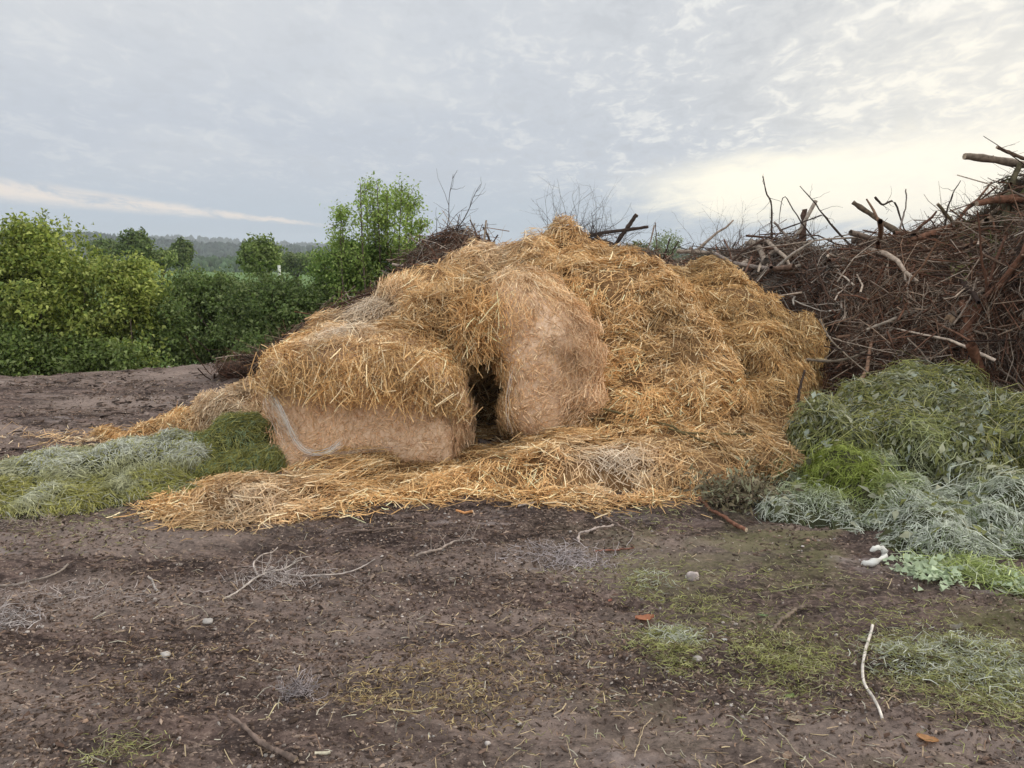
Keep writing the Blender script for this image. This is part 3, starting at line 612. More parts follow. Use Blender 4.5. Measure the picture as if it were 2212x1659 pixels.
q = lit_pos(9000, 1.9, 11, .8); dn = fbm(q, 1.2, 2, 99); q = q[(dn + rng.normal(0, .4, len(q)) > .1) & (q[:, 1] < edge_y(q[:, 0]) - .1)]; n = len(q)
B = np.c_[q, ground_z(q[:, 0], q[:, 1]) + .012]; N = nrm(np.c_[rng.normal(0, .2, (n, 2)), np.ones(n)])
a.add(ribbons(B, nrm(tang(N, 0, .12) + np.array([.3, 0, 0])), N, .02 + .07 * rng.random(n) ** 2, .0015 + .003 * rng.random(n), np.array([(.42, .33, .20), (.30, .22, .14), (.20, .13, .09), (.36, .33, .26)])[rng.integers(0, 4, n)] * jit_(n), bend=.08, roll=.3))
for px, py, n, s in ((1000, 1480, 500, .13), (900, 1510, 400, .12), (1060, 1500, 300, .1), (780, 1500, 250, .08), (1220, 1450, 200, .15), (300, 1480, 200, .15), (640, 1120, 300, .2)):
    a.add(tuft(px, py, n, .03, [(.30, .22, .10), (.42, .33, .17), (.22, .15, .08), (.15, .10, .07)], s * 1.2, up=.1, wd=(.0015, .004)))
a.build('straw_bits', M_CHIP, lit)

# ------------------------------------------------------------------ brushwood
BR = np.array([(.10, .050, .033), (.055, .032, .023), (.16, .10, .070), (.13, .065, .042), (.22, .165, .125), (.04, .025, .02), (.13, .07, .048), (.34, .28, .23), (.22, .185, .155), (.15, .12, .10)])
def twigs_on(body, count, L, r, parent, name, tilt=.25, horiz=1.0, out=.06, cols=BR, sides=3, k=5, curve=.12, pale=.05, rise=0.0, filt=None, fork=.45):
    P, N = sample(body, count, cull=-.35)
    if filt is not None: kk = filt(P) > rng.random(len(P)); P, N = P[kk], N[kk]
    gp = fbm(P, 1.9, 3, 410); kk = (gp > -.12) | (rng.random(len(P)) < .25); P, N, gp = P[kk], N[kk], gp[kk]
    n = len(P); Lx = L[0] + (L[1] - L[0]) * rng.random(n) ** 2
    rt = rng.normal(size=(n, 3)); rt[:, 2] *= .35 / max(horiz, .01); rt = rt + 1.6 * np.c_[fbm(P, .9, 2, 401), fbm(P, .9, 2, 402), .8 * fbm(P, .9, 2, 403)]; T = nrm(nrm(rt - N * (rt * N).sum(1, keepdims=True) * (1 - tilt)) + N * rng.normal(0, tilt, n)[:, None] + np.array([0, 0, rise]))
    ts = np.linspace(-.5, .5, k); S1_ = nrm(rng.normal(size=(n, 3)))
    bow = rng.normal(0, curve, n) * Lx
    Pp = P[:, None] + N[:, None] * (out * rng.random(n))[:, None, None] + T[:, None] * (ts[None, :, None] * Lx[:, None, None]) + S1_[:, None] * ((1 - (2 * ts) ** 2)[None, :] * bow[:, None])[:, :, None]
    Pp += rng.normal(0, .012, Pp.shape) * (Lx[:, None, None] ** .5)
    rr = (r[0] + (r[1] - r[0]) * rng.random(n) ** 3)[:, None] * np.linspace(1.15, .5, k)[None]
    c_ = cols[rng.integers(0, len(cols), n)] * np.array([1.1, 1.06, 1.0]) * jit_(n, .35) * (1 + .6 * fbm(P, .8, 2, 411))[:, None] * (1 + np.c_[fbm(P, .6, 2, 412), np.zeros(n), -fbm(P, .6, 2, 412)] * .14); pl_ = rng.random(n) < pale; c_[pl_] = np.array([.34, .27, .21]) * jit_(int(pl_.sum()), .25)
    # forks: a share of the pieces carries side shoots
    fk = np.flatnonzero(rng.random(n) < fork); j = rng.integers(1, k - 1, len(fk)); sgn = rng.normal(0, .75, (len(fk), 3)); T2 = nrm(T[fk] * .9 + sgn); L2 = Lx[fk] * rng.uniform(.25, .55, len(fk))
    P2 = Pp[fk, j][:, None] + T2[:, None] * (np.linspace(0, 1, k)[None, :, None] * L2[:, None, None]) + np.cumsum(rng.normal(0, .01, (len(fk), k, 3)), 1) * (np.arange(k) > 0)[None, :, None]
    Pp = np.concatenate([Pp, P2]); rr = np.concatenate([rr, rr[fk, j][:, None] * np.linspace(.75, .35, k)[None]]); c_ = np.concatenate([c_, c_[fk]])
    V_, F_, C_ = tubes(Pp, rr, sides, c_)
    return mk(name, V_, F_, M_WOOD, C_, parent, smooth=sides > 3)
def brush(label, prims, n_fine, n_mid, n_big, loc, disp=((1.3, .20, 2, 21), (3.2, .12, 3, 22)), floor=-1.6, group='piles of brushwood'):
    e = empty('brush_pile', loc, label, 'brush pile', group)
    b = lump_mesh(prims, .07, 4, disp, M_CORE, 'packed_core', e, floor=floor)
    o = twigs_on(b, n_fine, (.12, .55), (.0022, .005), e, 'fine_twigs', out=.12); o['kind'] = 'stuff'
    o = twigs_on(b, n_mid, (.3, 1.1), (.004, .011), e, 'branches', out=.10, sides=4, tilt=.15); o['kind'] = 'stuff'
    o = twigs_on(b, n_big, (.5, 1.8), (.010, .042), e, 'thick_branches', out=.06, sides=6, tilt=.08, k=6, curve=.10, pale=.15); o['kind'] = 'stuff'
    return e, b
bp1, bb1 = brush('tall dark brushwood pile at the right edge, rising to the right behind the cut grass',
    [E(1640, 640, 10.0, .6, .8, .45), E(1780, 622, 9.6, .8, .8, .42), E(1900, 620, 9.2, .8, .8, .46), E(2020, 605, 9.0, .7, .8, .48), E(1800, 740, 8.9, .7, .8, .6), E(1950, 720, 8.4, .9, .9, .7), E(2100, 680, 8.2, .8, .9, .8), E(2150, 610, 8.6, .45, .8, .45), E(2225, 512, 8.7, .34, .6, .46), E(2285, 640, 8.0, .6, .9, .8), E(1850, 840, 8.1, .7, .7, .5), E(2000, 820, 7.7, .8, .7, .6), E(2180, 780, 7.3, .7, .7, .8), E(2320, 700, 7.2, .8, .9, 1.0), E(2200, 880, 7.0, .8, .5, .5), W_(3.9, 9.2, .4, 2.0, 1.2, .9), E(2345, 512, 8.5, .6, .9, .75)],
    26000, 6200, 520, (4.2, 8.8, 0))
bp2, bb2 = brush('reddish brown brushwood sloping down behind the left side of the straw',
    [E(960, 605, 9.8, .40, .6, .36), E(895, 655, 9.6, .40, .6, .34), E(845, 700, 9.4, .42, .6, .30), E(760, 738, 9.6, .45, .5, .22), E(690, 760, 9.8, .40, .5, .28), E(620, 785, 10.0, .40, .5, .18), E(550, 795, 10.1, .34, .4, .18), W_(-1.5, 9.8, .2, 1.0, .6, .4)],
    6000, 2100, 10, (-1.6, 9.8, 0))
bp3, bb3 = brush('band of dead brushwood along the skyline behind the straw peak',
    [E(1010, 615, 10.2, .5, .5, .28), E(1180, 620, 10.2, .7, .5, .28), E(1290, 590, 10.2, .6, .5, .28), E(1430, 612, 10.4, .8, .5, .22), E(1560, 608, 10.4, .8, .5, .25), W_(1.0, 10.5, .5, 2.6, .6, .9)],
    4500, 1500, 60, (1.0, 10.3, 0))
# thin dead leaves and needles caught in the right pile
def needles(body, count, parent, colr, name, filt):
    P, N = sample(body, count, cull=-.3); k = filt(P) > rng.random(len(P)); P, N = P[k], N[k]; n = len(P)
    V_, F_, C_ = ribbons(P + N * (.12 * rng.random(n))[:, None], tang(N, .6, .4), N, .04 + .1 * rng.random(n), .003 + .006 * rng.random(n), np.array(colr)[rng.integers(0, len(colr), n)] * jit_(n, .3), bend=.2)
    o = mk(name, V_, F_, M_CHIP, C_, parent); o['kind'] = 'stuff'
needles(bb1, 60000, bp1, [(.10, .05, .03), (.15, .08, .05), (.08, .045, .03)], 'dead_needles', lambda P: (fbm(P, 2.4, 2, 77) > -.05) * np.clip(gauss(P, pt(1780, 600, 9.3), .8) + gauss(P, pt(2000, 790, 7.8), .6) + .4 * gauss(P, pt(2150, 860, 7.2), .7) + .25, 0, 1))
needles(bb1, 26000, bp1, [(.11, .12, .04), (.15, .15, .06), (.07, .08, .03)], 'green_needles', lambda P: np.clip(gauss(P, pt(2140, 500, 8.4), .6) + gauss(P, pt(2200, 600, 7.8), .55), 0, 1))
needles(bb2, 9000, bp2, [(.12, .055, .035), (.16, .08, .05)], 'dead_needles', lambda P: np.full(len(P), .8))

# individually visible branches
def interp(pts, k):
    pts = np.array(pts, float); m = len(pts); t = np.linspace(0, m - 1, k); i = np.minimum(t.astype(int), m - 2); f = (t - i)[:, None]
    p0, p1, p2, p3 = pts[np.maximum(i - 1, 0)], pts[i], pts[i + 1], pts[np.minimum(i + 2, m - 1)]
    return .5 * (2 * p1 + (p2 - p0) * f + (2 * p0 - 5 * p1 + 4 * p2 - p3) * f ** 2 + (3 * p1 - p0 - 3 * p2 + p3) * f ** 3)
def stick_geo(pts, r0, r1, col, k=14, sides=7, knob=.12, wob=.003, cut=(.42, .33, .24)):
    P = interp(pts, k); P[1:-1] += rng.normal(0, wob, (k - 2, 3)) * np.array([1, 1, .4]); rr = np.linspace(r0, r1, k) * (1 + rng.normal(0, knob, k)); rr[0] = r0; rr[-1] = r1
    V_, F_, C_ = tubes(P[None], rr[None], sides, np.array([col]))
    C_ = C_ * (.8 + .4 * rng.random((len(C_), 1)))
    n = len(V_); V_ = np.r_[V_, V_[:sides], V_[-sides:], [P[0]], [P[-1]]]; cc_ = np.tile(np.array(cut), (2 * sides + 2, 1)); C_ = np.r_[C_, cc_]
    i = np.arange(sides); Ft = np.r_[np.stack([n + i, n + (i + 1) % sides, np.full(sides, n + 2 * sides)], -1), np.stack([n + sides + (i + 1) % sides, n + sides + i, np.full(sides, n + 2 * sides + 1)], -1)]
    return V_, [F_, Ft], C_
def side_twigs(pts, n, L, r, col, up=.4):
    P = interp(pts, 40); out_ = []
    k = 6; i = rng.integers(6, 40, n); d = nrm(P[np.minimum(i + 1, 39)] - P[i - 2]); T = nrm(d + rng.normal(0, .7, (n, 3)) + np.array([0, 0, up])); Lx = L * (.4 + rng.random(n))
    ts = np.linspace(0, 1, k); S = rng.normal(0, .25, (n, 3))
    Q = P[i][:, None] + T[:, None] * (ts[None, :, None] * Lx[:, None, None]) + S[:, None] * (ts[None, :, None] ** 2 * Lx[:, None, None]) + np.cumsum(rng.normal(0, .012, (n, k, 3)), 1) * ts[None, :, None] * 1.2
    return tubes(Q, r * np.linspace(1, .35, k)[None] * np.ones((n, 1)), 4, np.array([col]) * jit_(n))
def stick(label, pts, r0, r1, col, name='branch', cat='branch', tw=0, twL=.15, group=None, ground=False, **k):
    w_ = [gpt(p[0], p[1], .0) + np.array([0, 0, (p[2] if len(p) > 2 else 0) + max(r0, r1) * .8]) for p in pts] if ground else [pt(*p) for p in pts]
    if ground:
        w_ = interp(w_, 36); gz_ = ground_z(w_[:, 0], w_[:, 1]) + max(r0, r1) * 1.2 + .004; gs2 = gz_.copy()
        for _ in range(14): gs2[1:-1] = (gs2[:-2] + 2 * gs2[1:-1] + gs2[2:]) / 4
        gs2 += min(np.max(gz_ - gs2), .012); w_[:, 2] = np.maximum(w_[:, 2] - .004, gs2); w_ = list(w_)
    a = Acc(); k.setdefault('k', 36 if ground else 14); a.add(stick_geo(w_, r0, r1, col, **k))
    if tw: a.add(side_twigs(w_, tw, twL, min(r1, .004) * .8, col))
    o = a.build(name, M_WOOD, smooth=False, loc=w_[0]); tag(o, label, cat, group); return o
DK, MD, GR, PL, RD, OL = (.055, .038, .030), (.12, .08, .055), (.22, .18, .155), (.42, .36, .30), (.17, .075, .045), (.17, .15, .07)
# right pile, skyline and face
stick('thick sawn branch jutting left across the sky at the top right', [(2083, 338, 8.3), (2140, 344, 8.35), (2212, 356, 8.4), (2290, 366, 8.5)], .034, .040, (.15, .115, .085))
stick('thin branch above the thick sawn one at the top right corner', [(2153, 318, 8.4), (2180, 330, 8.45), (2230, 350, 8.5)], .016, .02, MD, tw=4)
stick('straight knobbly branch slanting up left out of the brushwood against the cream sky', [(1842, 437, 9.0), (1880, 463, 8.9), (1925, 493, 8.8), (1970, 520, 8.8)], .026, .032, (.11, .08, .055), knob=.18)
stick('upright snapped trunk stub on the skyline of the right pile', [(1738, 452, 9.8), (1735, 490, 9.8), (1731, 550, 9.8)], .034, .05, (.10, .06, .045), knob=.2)
stick('tall thin forked twig standing highest left of the trunk stub', [(1648, 380, 9.8), (1655, 415, 9.8), (1666, 440, 9.8), (1667, 490, 9.8), (1668, 545, 9.8)], .006, .014, DK, tw=9, twL=.25)
stick('long thin branch leaning down right from beside the trunk stub', [(1728, 402, 9.6), (1765, 445, 9.5), (1800, 490, 9.5), (1850, 545, 9.4)], .005, .016, DK, tw=6, twL=.2)
stick('arched thin twig bending over beside the trunk stub', [(1683, 482, 9.6), (1687, 440, 9.6), (1696, 425, 9.6), (1712, 450, 9.6), (1735, 485, 9.6), (1760, 520, 9.6)], .004, .009, DK)
stick('pale grey bent branch left of the trunk stub', [(1672, 480, 9.5), (1690, 500, 9.5), (1705, 520, 9.5), (1700, 550, 9.5)], .014, .022, GR)
stick('dark dead branch running right and up above the trunk stub', [(1683, 498, 9.5), (1720, 485, 9.5), (1760, 470, 9.5), (1775, 465, 9.5)], .010, .008, DK, tw=4)
stick('zigzag broken twig on the skyline right of the slanting branch', [(1890, 425, 8.9), (1905, 442, 8.9), (1930, 435, 8.9), (1945, 470, 8.9), (1960, 520, 8.9)], .013, .008, DK, tw=5)
stick('pale curved twig hooking upward beside the zigzag twig', [(1957, 408, 8.9), (1957, 440, 8.9), (1950, 470, 8.9), (1940, 510, 8.9)], .006, .012, GR)
stick('forked leaning branch with fine twigs below the thick sawn one', [(2025, 440, 8.7), (2050, 470, 8.7), (2075, 500, 8.6), (2110, 540, 8.5)], .016, .022, (.12, .09, .05), tw=22, twL=.35)
stick('upright thin branches rising near the cream gap in the pile', [(2075, 390, 8.7), (2058, 420, 8.7), (2045, 460, 8.7), (2040, 510, 8.7)], .004, .012, DK, tw=14, twL=.3)
stick('mossy crooked trunk with side shoots at the right edge', [(2205, 350, 8.3), (2190, 385, 8.3), (2175, 430, 8.3), (2170, 500, 8.2)], .02, .05, (.10, .085, .05), tw=26, twL=.35)
stick('orange brown broken limb near the top of the right pile', [(2110, 440, 8.2), (2150, 432, 8.2), (2212, 428, 8.2)], .03, .045, (.16, .075, .045))
stick('sawn log end poking out of the right pile', [(2052, 690, 7.1), (2080, 668, 7.3), (2120, 640, 7.6)], .05, .045, (.14, .11, .085), name='log', cat='log', cut=(.36, .25, .16))
stick('thick leaning grey log low in the right pile', [(2080, 770, 6.95), (2095, 735, 7.0), (2112, 690, 7.15)], .045, .05, (.12, .10, .085), name='log', cat='log')
stick('pale forked branch lying across the middle of the right pile', [(1872, 712, 7.55), (1920, 693, 7.5), (1970, 676, 7.5), (2010, 664, 7.5)], .012, .018, (.30, .25, .20), tw=6, twL=.2)
stick('long thin pale branch curving up above the forked one', [(1950, 680, 7.5), (2000, 640, 7.6), (2050, 600, 7.7), (2110, 570, 7.8)], .010, .016, (.24, .20, .15), tw=5)
stick('horizontal greenish branch in the middle of the pile', [(1790, 607, 8.5), (1850, 615, 8.4), (1900, 612, 8.4)], .02, .015, (.20, .17, .12))
stick('short orange brown split log high in the right pile', [(1845, 552, 8.7), (1880, 548, 8.7)], .03, .028, (.26, .14, .075), name='log', cat='log')
stick('mossy green branch below the leaning trunk at the right', [(2060, 585, 7.7), (2100, 570, 7.7), (2140, 560, 7.8)], .03, .025, (.17, .16, .06))
stick('vertical pale twig forking in the middle of the right pile', [(1945, 660, 7.6), (1960, 620, 7.6), (1968, 590, 7.6)], .006, .004, (.36, .3, .25), tw=4)
stick('yellowish forked root end near the middle of the pile', [(1930, 640, 7.7), (1960, 650, 7.6), (2010, 640, 7.6), (2060, 620, 7.7)], .018, .02, (.20, .17, .08))
stick('grey weathered branch lying at the left end of the right pile', [(1545, 548, 9.2), (1580, 566, 9.0), (1620, 575, 8.9), (1665, 582, 8.9)], .022, .028, GR)
stick('brown branch lying just under the grey weathered one', [(1548, 575, 9.0), (1600, 590, 8.9), (1640, 592, 8.9)], .012, .014, MD)
stick('long bare branch reaching left from the pile over the straw corner', [(1742, 776, 7.2), (1790, 780, 7.2), (1830, 775, 7.3), (1870, 760, 7.4)], .014, .012, (.15, .12, .09), tw=2)
stick('thin bent branch crossing above the cut grass heap', [(1770, 690, 7.6), (1800, 740, 7.3), (1850, 785, 7.1), (1880, 810, 7.0)], .007, .008, (.2, .16, .12), tw=3)
stick('dark upright branch stub between straw and cut grass', [(1738, 800, 7.0), (1728, 840, 6.9), (1722, 870, 6.8)], .010, .013, DK)
stick('pale strip of peeled bark in the dark of the right pile', [(1790, 672, 8.0), (1830, 668, 8.0)], .010, .006, (.42, .38, .33))
for i_, (x0, y0, x1, y1, lab) in enumerate(((2110, 600, 2060, 700, 'thin brown branch dropping in front of the sawn log end'), (2180, 700, 2160, 830, 'hanging grey branch at the far right of the pile'), (1960, 730, 2020, 810, 'thin twig slanting down right above the cut grass'), (2130, 780, 2212, 690, 'long bare twig rising to the right frame edge'))):
    stick(lab, [(x0, y0, 7.1), ((x0 + x1) / 2 + 8, (y0 + y1) / 2, 7.0), (x1, y1, 6.9)], .007, .009, (.2, .155, .12), tw=3)
# skyline behind the straw
stick('dark sawn stick slanting up to the right behind the straw peak', [(1376, 463, 9.9), (1355, 492, 9.9), (1325, 535, 9.9)], .024, .026, DK)
stick('dark horizontal branch behind the right shoulder of the peak', [(1400, 490, 9.9), (1350, 497, 9.9), (1290, 505, 9.9), (1240, 520, 9.9)], .018, .024, DK, tw=8)
for x0, y0, x1, y1, r_, lab in ((1010, 500, 1015, 560, .007, 'thin upright stick left end of the row behind the straw'), (1043, 490, 1062, 530, .014, 'dark leaning stick behind the straw left of the peak'), (1075, 507, 1052, 540, .010, 'short stick leaning the other way left of the peak'), (960, 505, 990, 545, .012, 'stub of branch beside the curved dead shrub'), (1447, 515, 1425, 575, .012, 'thin stake right of the straw peak'), (1415, 480, 1416, 550, .007, 'slender upright twig right of the straw peak'), (1498, 525, 1480, 580, .008, 'stick pointing up right beyond the straw peak'), (1466, 520, 1440, 560, .010, 'broken stick among weeds right of the peak'), (1535, 545, 1510, 570, .010, 'short dark stick low on the skyline before the right pile'), (1000, 515, 985, 560, .012, 'dark stub pointing up left of the straw')):
    stick(lab, [(x0, y0, 10.0), ((x0 + x1) / 2 + 2, (y0 + y1) / 2, 10.0), (x1, y1 + 10, 10.0)], r_ * .8, r_, DK if r_ > .009 else MD)
# dead shrubs: fans of fine curving twigs
def dead_shrub(label, px, py, Y, H, Wd, n, lean=0, name='dead_shrub', col=(.06, .045, .04), curl=.5, r=.005):
    base = pt(px, py, Y); a = Acc()
    for _ in range(n):
        k = 12; d = np.array([rng.normal(lean, Wd), rng.normal(0, .4), 1.0]); d /= np.linalg.norm(d); p = base + np.array([rng.normal(0, .12), rng.normal(0, .1), 0]); P = [p]
        cu = rng.normal(0, curl, 3) * .25; L_ = H * (.45 + .6 * rng.random()) / k
        for i in range(k - 1): d = d + cu * .35 + rng.normal(0, .12, 3); d /= np.linalg.norm(d); p = p + d * L_; P.append(p)
        P = np.array(P); rr = np.linspace(r, r * .25, k); a.add(tubes(P[None], rr[None], 4, np.array([col]) * (.8 + .6 * rng.random())))
        a.add(side_twigs(P, 7, H * .22, r * .32, col, up=.1))
    o = a.build(name, M_WOOD, loc=base); tag(o, label, 'dead shrub')
dead_shrub('wiry tangle of fine bare twigs standing behind the straw peak', 1250, 530, 9.6, .95, .55, 16, r=.0035)
dead_shrub('spreading bare twigs reaching left behind the straw peak', 1230, 520, 9.8, .8, 1.5, 16, lean=-.9, r=.004)
dead_shrub('dense arching tangle of dark twigs close behind the straw peak', 1270, 530, 9.3, .55, 1.3, 26, r=.006, curl=1.0)
dead_shrub('bare twigs spreading right of the straw peak', 1310, 525, 9.9, .6, .8, 12, lean=.5, r=.003)
dead_shrub('tall bare twig shrub curling over beside the young tree', 945, 575, 9.7, 1.25, .16, 4, lean=.10, r=.010, curl=.35)
dead_shrub('hazy fan of thin twigs at the left end of the right pile', 1590, 570, 9.8, .95, .45, 20, r=.003, col=(.12, .10, .09), curl=.8)
dead_shrub('low spread of arching twigs between the straw peak and the right pile', 1560, 575, 9.9, .9, 1.0, 16, lean=-.6, r=.003, col=(.09, .075, .065))
dead_shrub('stiff dead twigs above the crest of the right pile near the sawn branch', 2000, 540, 8.9, .6, .8, 16, r=.0045)
dead_shrub('thicket of dead twigs around the trunk stub', 1730, 560, 9.7, .65, .8, 14, r=.005)
dead_shrub('dry conifer boughs bristling under the thick sawn branch', 2160, 490, 8.4, .6, 1.3, 80, lean=-.4, r=.005, col=(.07, .05, .03))
dead_shrub('brown dead stems in front of the dark green shrubs', 640, 760, 9.9, .45, 1.0, 12, r=.004, col=(.16, .10, .08))
dead_shrub('brown dead stems below the young tree', 890, 610, 9.8, .6, 1.0, 20, lean=-.3, r=.004, col=(.14, .07, .05))

# ------------------------------------------------------------------ green plants
def branchy(base, H, spread, n_st, depth, r, up=.5, seed=1):
    rs = np.random.default_rng(seed); paths = []; tips = []
    def grow(p, d, L, r_, lv):
        k = 6; P = [p]; dd = d.copy()
        for i in range(k - 1): dd = nrm(dd + rs.normal(0, .10, 3) + np.array([0, 0, .05])); P.append(P[-1] + dd * L / (k - 1))
        P = np.array(P); paths.append((P, np.linspace(r_, r_ * .45, k)))
        if lv == 0: tips.append(P); return
        for _ in range(rs.integers(3, 6)):
            i = rs.integers(2, k); nd = nrm(dd + rs.normal(0, spread, 3) + np.array([0, 0, up * .3])); grow(P[i], nd, L * rs.uniform(.5, .75), r_ * .5, lv - 1)
        tips.append(P[3:])
    for _ in range(n_st):
        d = nrm(np.array([rs.normal(0, spread * .6), rs.normal(0, spread * .6), 1.0])); grow(base + np.array([rs.normal(0, .12), rs.normal(0, .12), 0]), d, H * rs.uniform(.4, .6), r, depth)
    return paths, tips
def foliage_from(tips, per, L, asp, cols, spread=.08, jj=.25):
    B = []
    for P in tips:
        t = rng.random(per) * (len(P) - 1); i = np.minimum(t.astype(int), len(P) - 2); f = (t - i)[:, None]; B.append(P[i] * (1 - f) + P[i + 1] * f)
    B = np.concatenate(B); n = len(B); B = B + rng.normal(0, spread, (n, 3)); Lx = L[0] + (L[1] - L[0]) * rng.random(n)
    T = nrm(rng.normal(0, 1, (n, 3)) + np.array([0, 0, -.1])); N = nrm(rng.normal(0, .8, (n, 3)) + np.array([0, 0, 1]))
    cl = (fbm(B, 1.6, 2, 66) * .5 + .5)[:, None]; c_ = np.array(cols); k = rng.integers(0, len(c_), n)
    return leaves(B, T, N, Lx, Lx * (asp[0] + (asp[1] - asp[0]) * rng.random(n)), c_[k] * (.75 + .5 * cl) * jit_(n, jj))
def wood_from(paths, col, sides=5):
    P = np.array([p for p, r_ in paths]); Rr = np.array([r_ for p, r_ in paths]); return tubes(P, Rr, sides, np.tile(np.array(col), (len(P), 1)) * jit_(len(P)))
def tree(name, label, cat, base, H, spread, n_st, depth, r, per, L, cols, seed, sp=.1, group=None, up=.5, trunk_h=0):
    base = np.array(base, float); e = empty(name, base, label, cat, group)
    paths, tips = branchy(base, H, spread, n_st, depth, r, up, seed)
    a = Acc(); a.add(wood_from(paths, (.10, .08, .06))); a.build('trunk', M_WOOD, e)
    a = Acc(); a.add(foliage_from(tips, per, L, (.45, .7), cols, sp)); a.build('crown', M_LEAF, e)
    return e
def bush(name, label, lobes, count, L, cols, seed, holes=-.15, stems=40, group='green shrubs beyond the yard edge', shoots=None, cat='shrub', yscale=1.0):
    """foliage spread through the outer shell of several lobes, clumped by noise, with stems inside"""
    rs = np.random.default_rng(seed); c0 = np.mean([q_[0] for q_ in lobes], 0); zb = ground_z([c0[0]], [c0[1]])[0]
    e = empty(name, (c0[0], c0[1], zb), label, cat, group)
    vol = np.array([q_[1][0] * q_[1][2] for q_ in lobes]); k = rs.choice(len(lobes), int(count), p=vol / vol.sum())
    C_ = np.array([q_[0] for q_ in lobes])[k]; Rr = np.array([q_[1] for q_ in lobes])[k]
    d = nrm(rs.normal(size=(len(k), 3))); d[:, 1] = np.where(rs.random(len(k)) < .7, -np.abs(d[:, 1]), d[:, 1])
    rad = (rs.random(len(k)) ** .22)[:, None]; cl = 1 + .45 * fbm(C_ * .5 + d * 2.6, 1.5, 3, seed)[:, None]
    P = C_ + d * Rr * rad * cl
    keep = fbm(P, 2.1, 3, seed + 5) + rs.normal(0, .12, len(P)) > holes + .12; P, d = P[keep], d[keep]
    keep = P[:, 2] > ground_z(P[:, 0], P[:, 1], False) + .02; P, d = P[keep], d[keep]
    # small rosettes of leaves
    m = 4; P = np.repeat(P, m, 0); d = np.repeat(d, m, 0); n = len(P); P = P + rs.normal(0, .05, (n, 3)) * (L[1] / .06)
    Lx = (L[0] * .6 + (L[1] * 1.15 - L[0] * .6) * rs.random(n)); T = nrm(d * .5 + rs.normal(0, .8, (n, 3)) + np.array([0, 0, -.15])); N = nrm(d * .5 + rs.normal(0, .5, (n, 3)) + np.array([0, 0, .6]))
    c_ = np.array(cols)[rs.integers(0, len(cols), n)] * (.78 + .44 * (fbm(P, 1.3, 2, seed + 9) * .5 + .5))[:, None] * jit_(n, .22)
    a = Acc(); a.add(leaves(P, T, N, Lx, Lx * (.45 + .3 * rs.random(n)), c_))
    if shoots:
        for (sx_, sy_, sY, hh) in shoots:
            b0 = pt(sx_, sy_, sY); kk = 30; ts = rs.random(kk); ln = np.array([rs.normal(0, .22), 0, 1.0]); PP = b0 + ln * (ts * hh)[:, None] + rs.normal(0, .018, (kk, 3))
            Lq = .05 + .02 * rs.random(kk); a.add(leaves(PP, nrm(rs.normal(0, .8, (kk, 3)) + np.array([0, 0, .6])), nrm(rs.normal(0, 1, (kk, 3))), Lq, Lq * .5, np.array(cols)[rs.integers(0, len(cols), kk)] * jit_(kk)))
    a.build('foliage', M_LEAF, e)
    st_ = []
    for _ in range(stems):
        l = lobes[rs.integers(len(lobes))]; tip = l[0] + nrm(rs.normal(size=3)) * l[1] * .8; b0 = np.array([l[0][0] + rs.normal(0, .25), l[0][1] + rs.normal(0, .25), zb]); mid = (b0 + tip) / 2 + rs.normal(0, .15, 3)
        st_.append(interp([b0, mid, tip], 7))
    a = Acc(); a.add(tubes(np.array(st_), np.linspace(.025, .006, 7)[None] * np.ones((stems, 1)), 5, np.tile(np.array([.08, .06, .045]), (stems, 1)))); a.build('stem', M_WOOD, e)
    return e
def LB(px, py, Y, rx, ry, rz): return (pt(px, py, Y), np.array([rx, ry, rz]))
YGR = [(.23, .28, .05), (.30, .34, .07), (.17, .22, .04), (.12, .17, .035), (.36, .40, .11)]
DGR = [(.11, .165, .038), (.14, .195, .05), (.07, .11, .03), (.19, .235, .085)]
MGR = [(.15, .215, .045), (.20, .265, .065), (.10, .155, .035), (.25, .31, .11)]
bush('leafy_shrub', 'big yellow green shrub with spiky top shoots at the left edge', [LB(30, 590, 13.2, 1.0, .9, .75), LB(110, 575, 13.2, .75, .9, .66), LB(20, 700, 12.8, 1.1, .8, .9), LB(130, 690, 12.6, 1.0, .8, .9), LB(-60, 620, 13.2, .8, .8, .9)], 26000, (.05, .09), YGR, 3, shoots=[(x, y, 13.2, h) for x, y, h in ((20, 520, .35), (50, 520, .35), (75, 520, .4), (90, 515, .5), (110, 515, .4), (130, 520, .35), (150, 525, .4), (170, 530, .3), (190, 540, .3), (95, 510, .45), (60, 515, .3), (40, 520, .25))])
bush('leafy_shrub', 'second yellow green shrub right of the big one, bright rounded top', [LB(250, 640, 13.0, .7, .8, .62), LB(300, 612, 13.2, .42, .7, .42), LB(240, 590, 13.3, .3, .5, .3), LB(230, 720, 12.6, .8, .7, .75), LB(290, 730, 12.6, .6, .6, .6)], 15000, (.05, .09), YGR, 13)
bush('leafy_shrub', 'low dark shrub filling the foot of the hedge at the left', [LB(60, 780, 12.0, 1.2, .6, .45), LB(200, 785, 12.1, 1.0, .5, .35), LB(-60, 760, 12, .9, .6, .6)], 9000, (.04, .08), MGR, 23)
bush('leafy_shrub', 'dark green wide shrub in the middle of the hedge', [LB(400, 670, 14.0, .8, .8, .48), LB(480, 668, 14.2, .8, .8, .48), LB(380, 730, 13.3, .8, .7, .55), LB(470, 720, 13.4, .8, .7, .55), LB(420, 625, 14.6, .4, .6, .34), LB(500, 640, 14.4, .3, .6, .34)], 17000, (.04, .08), DGR, 33)
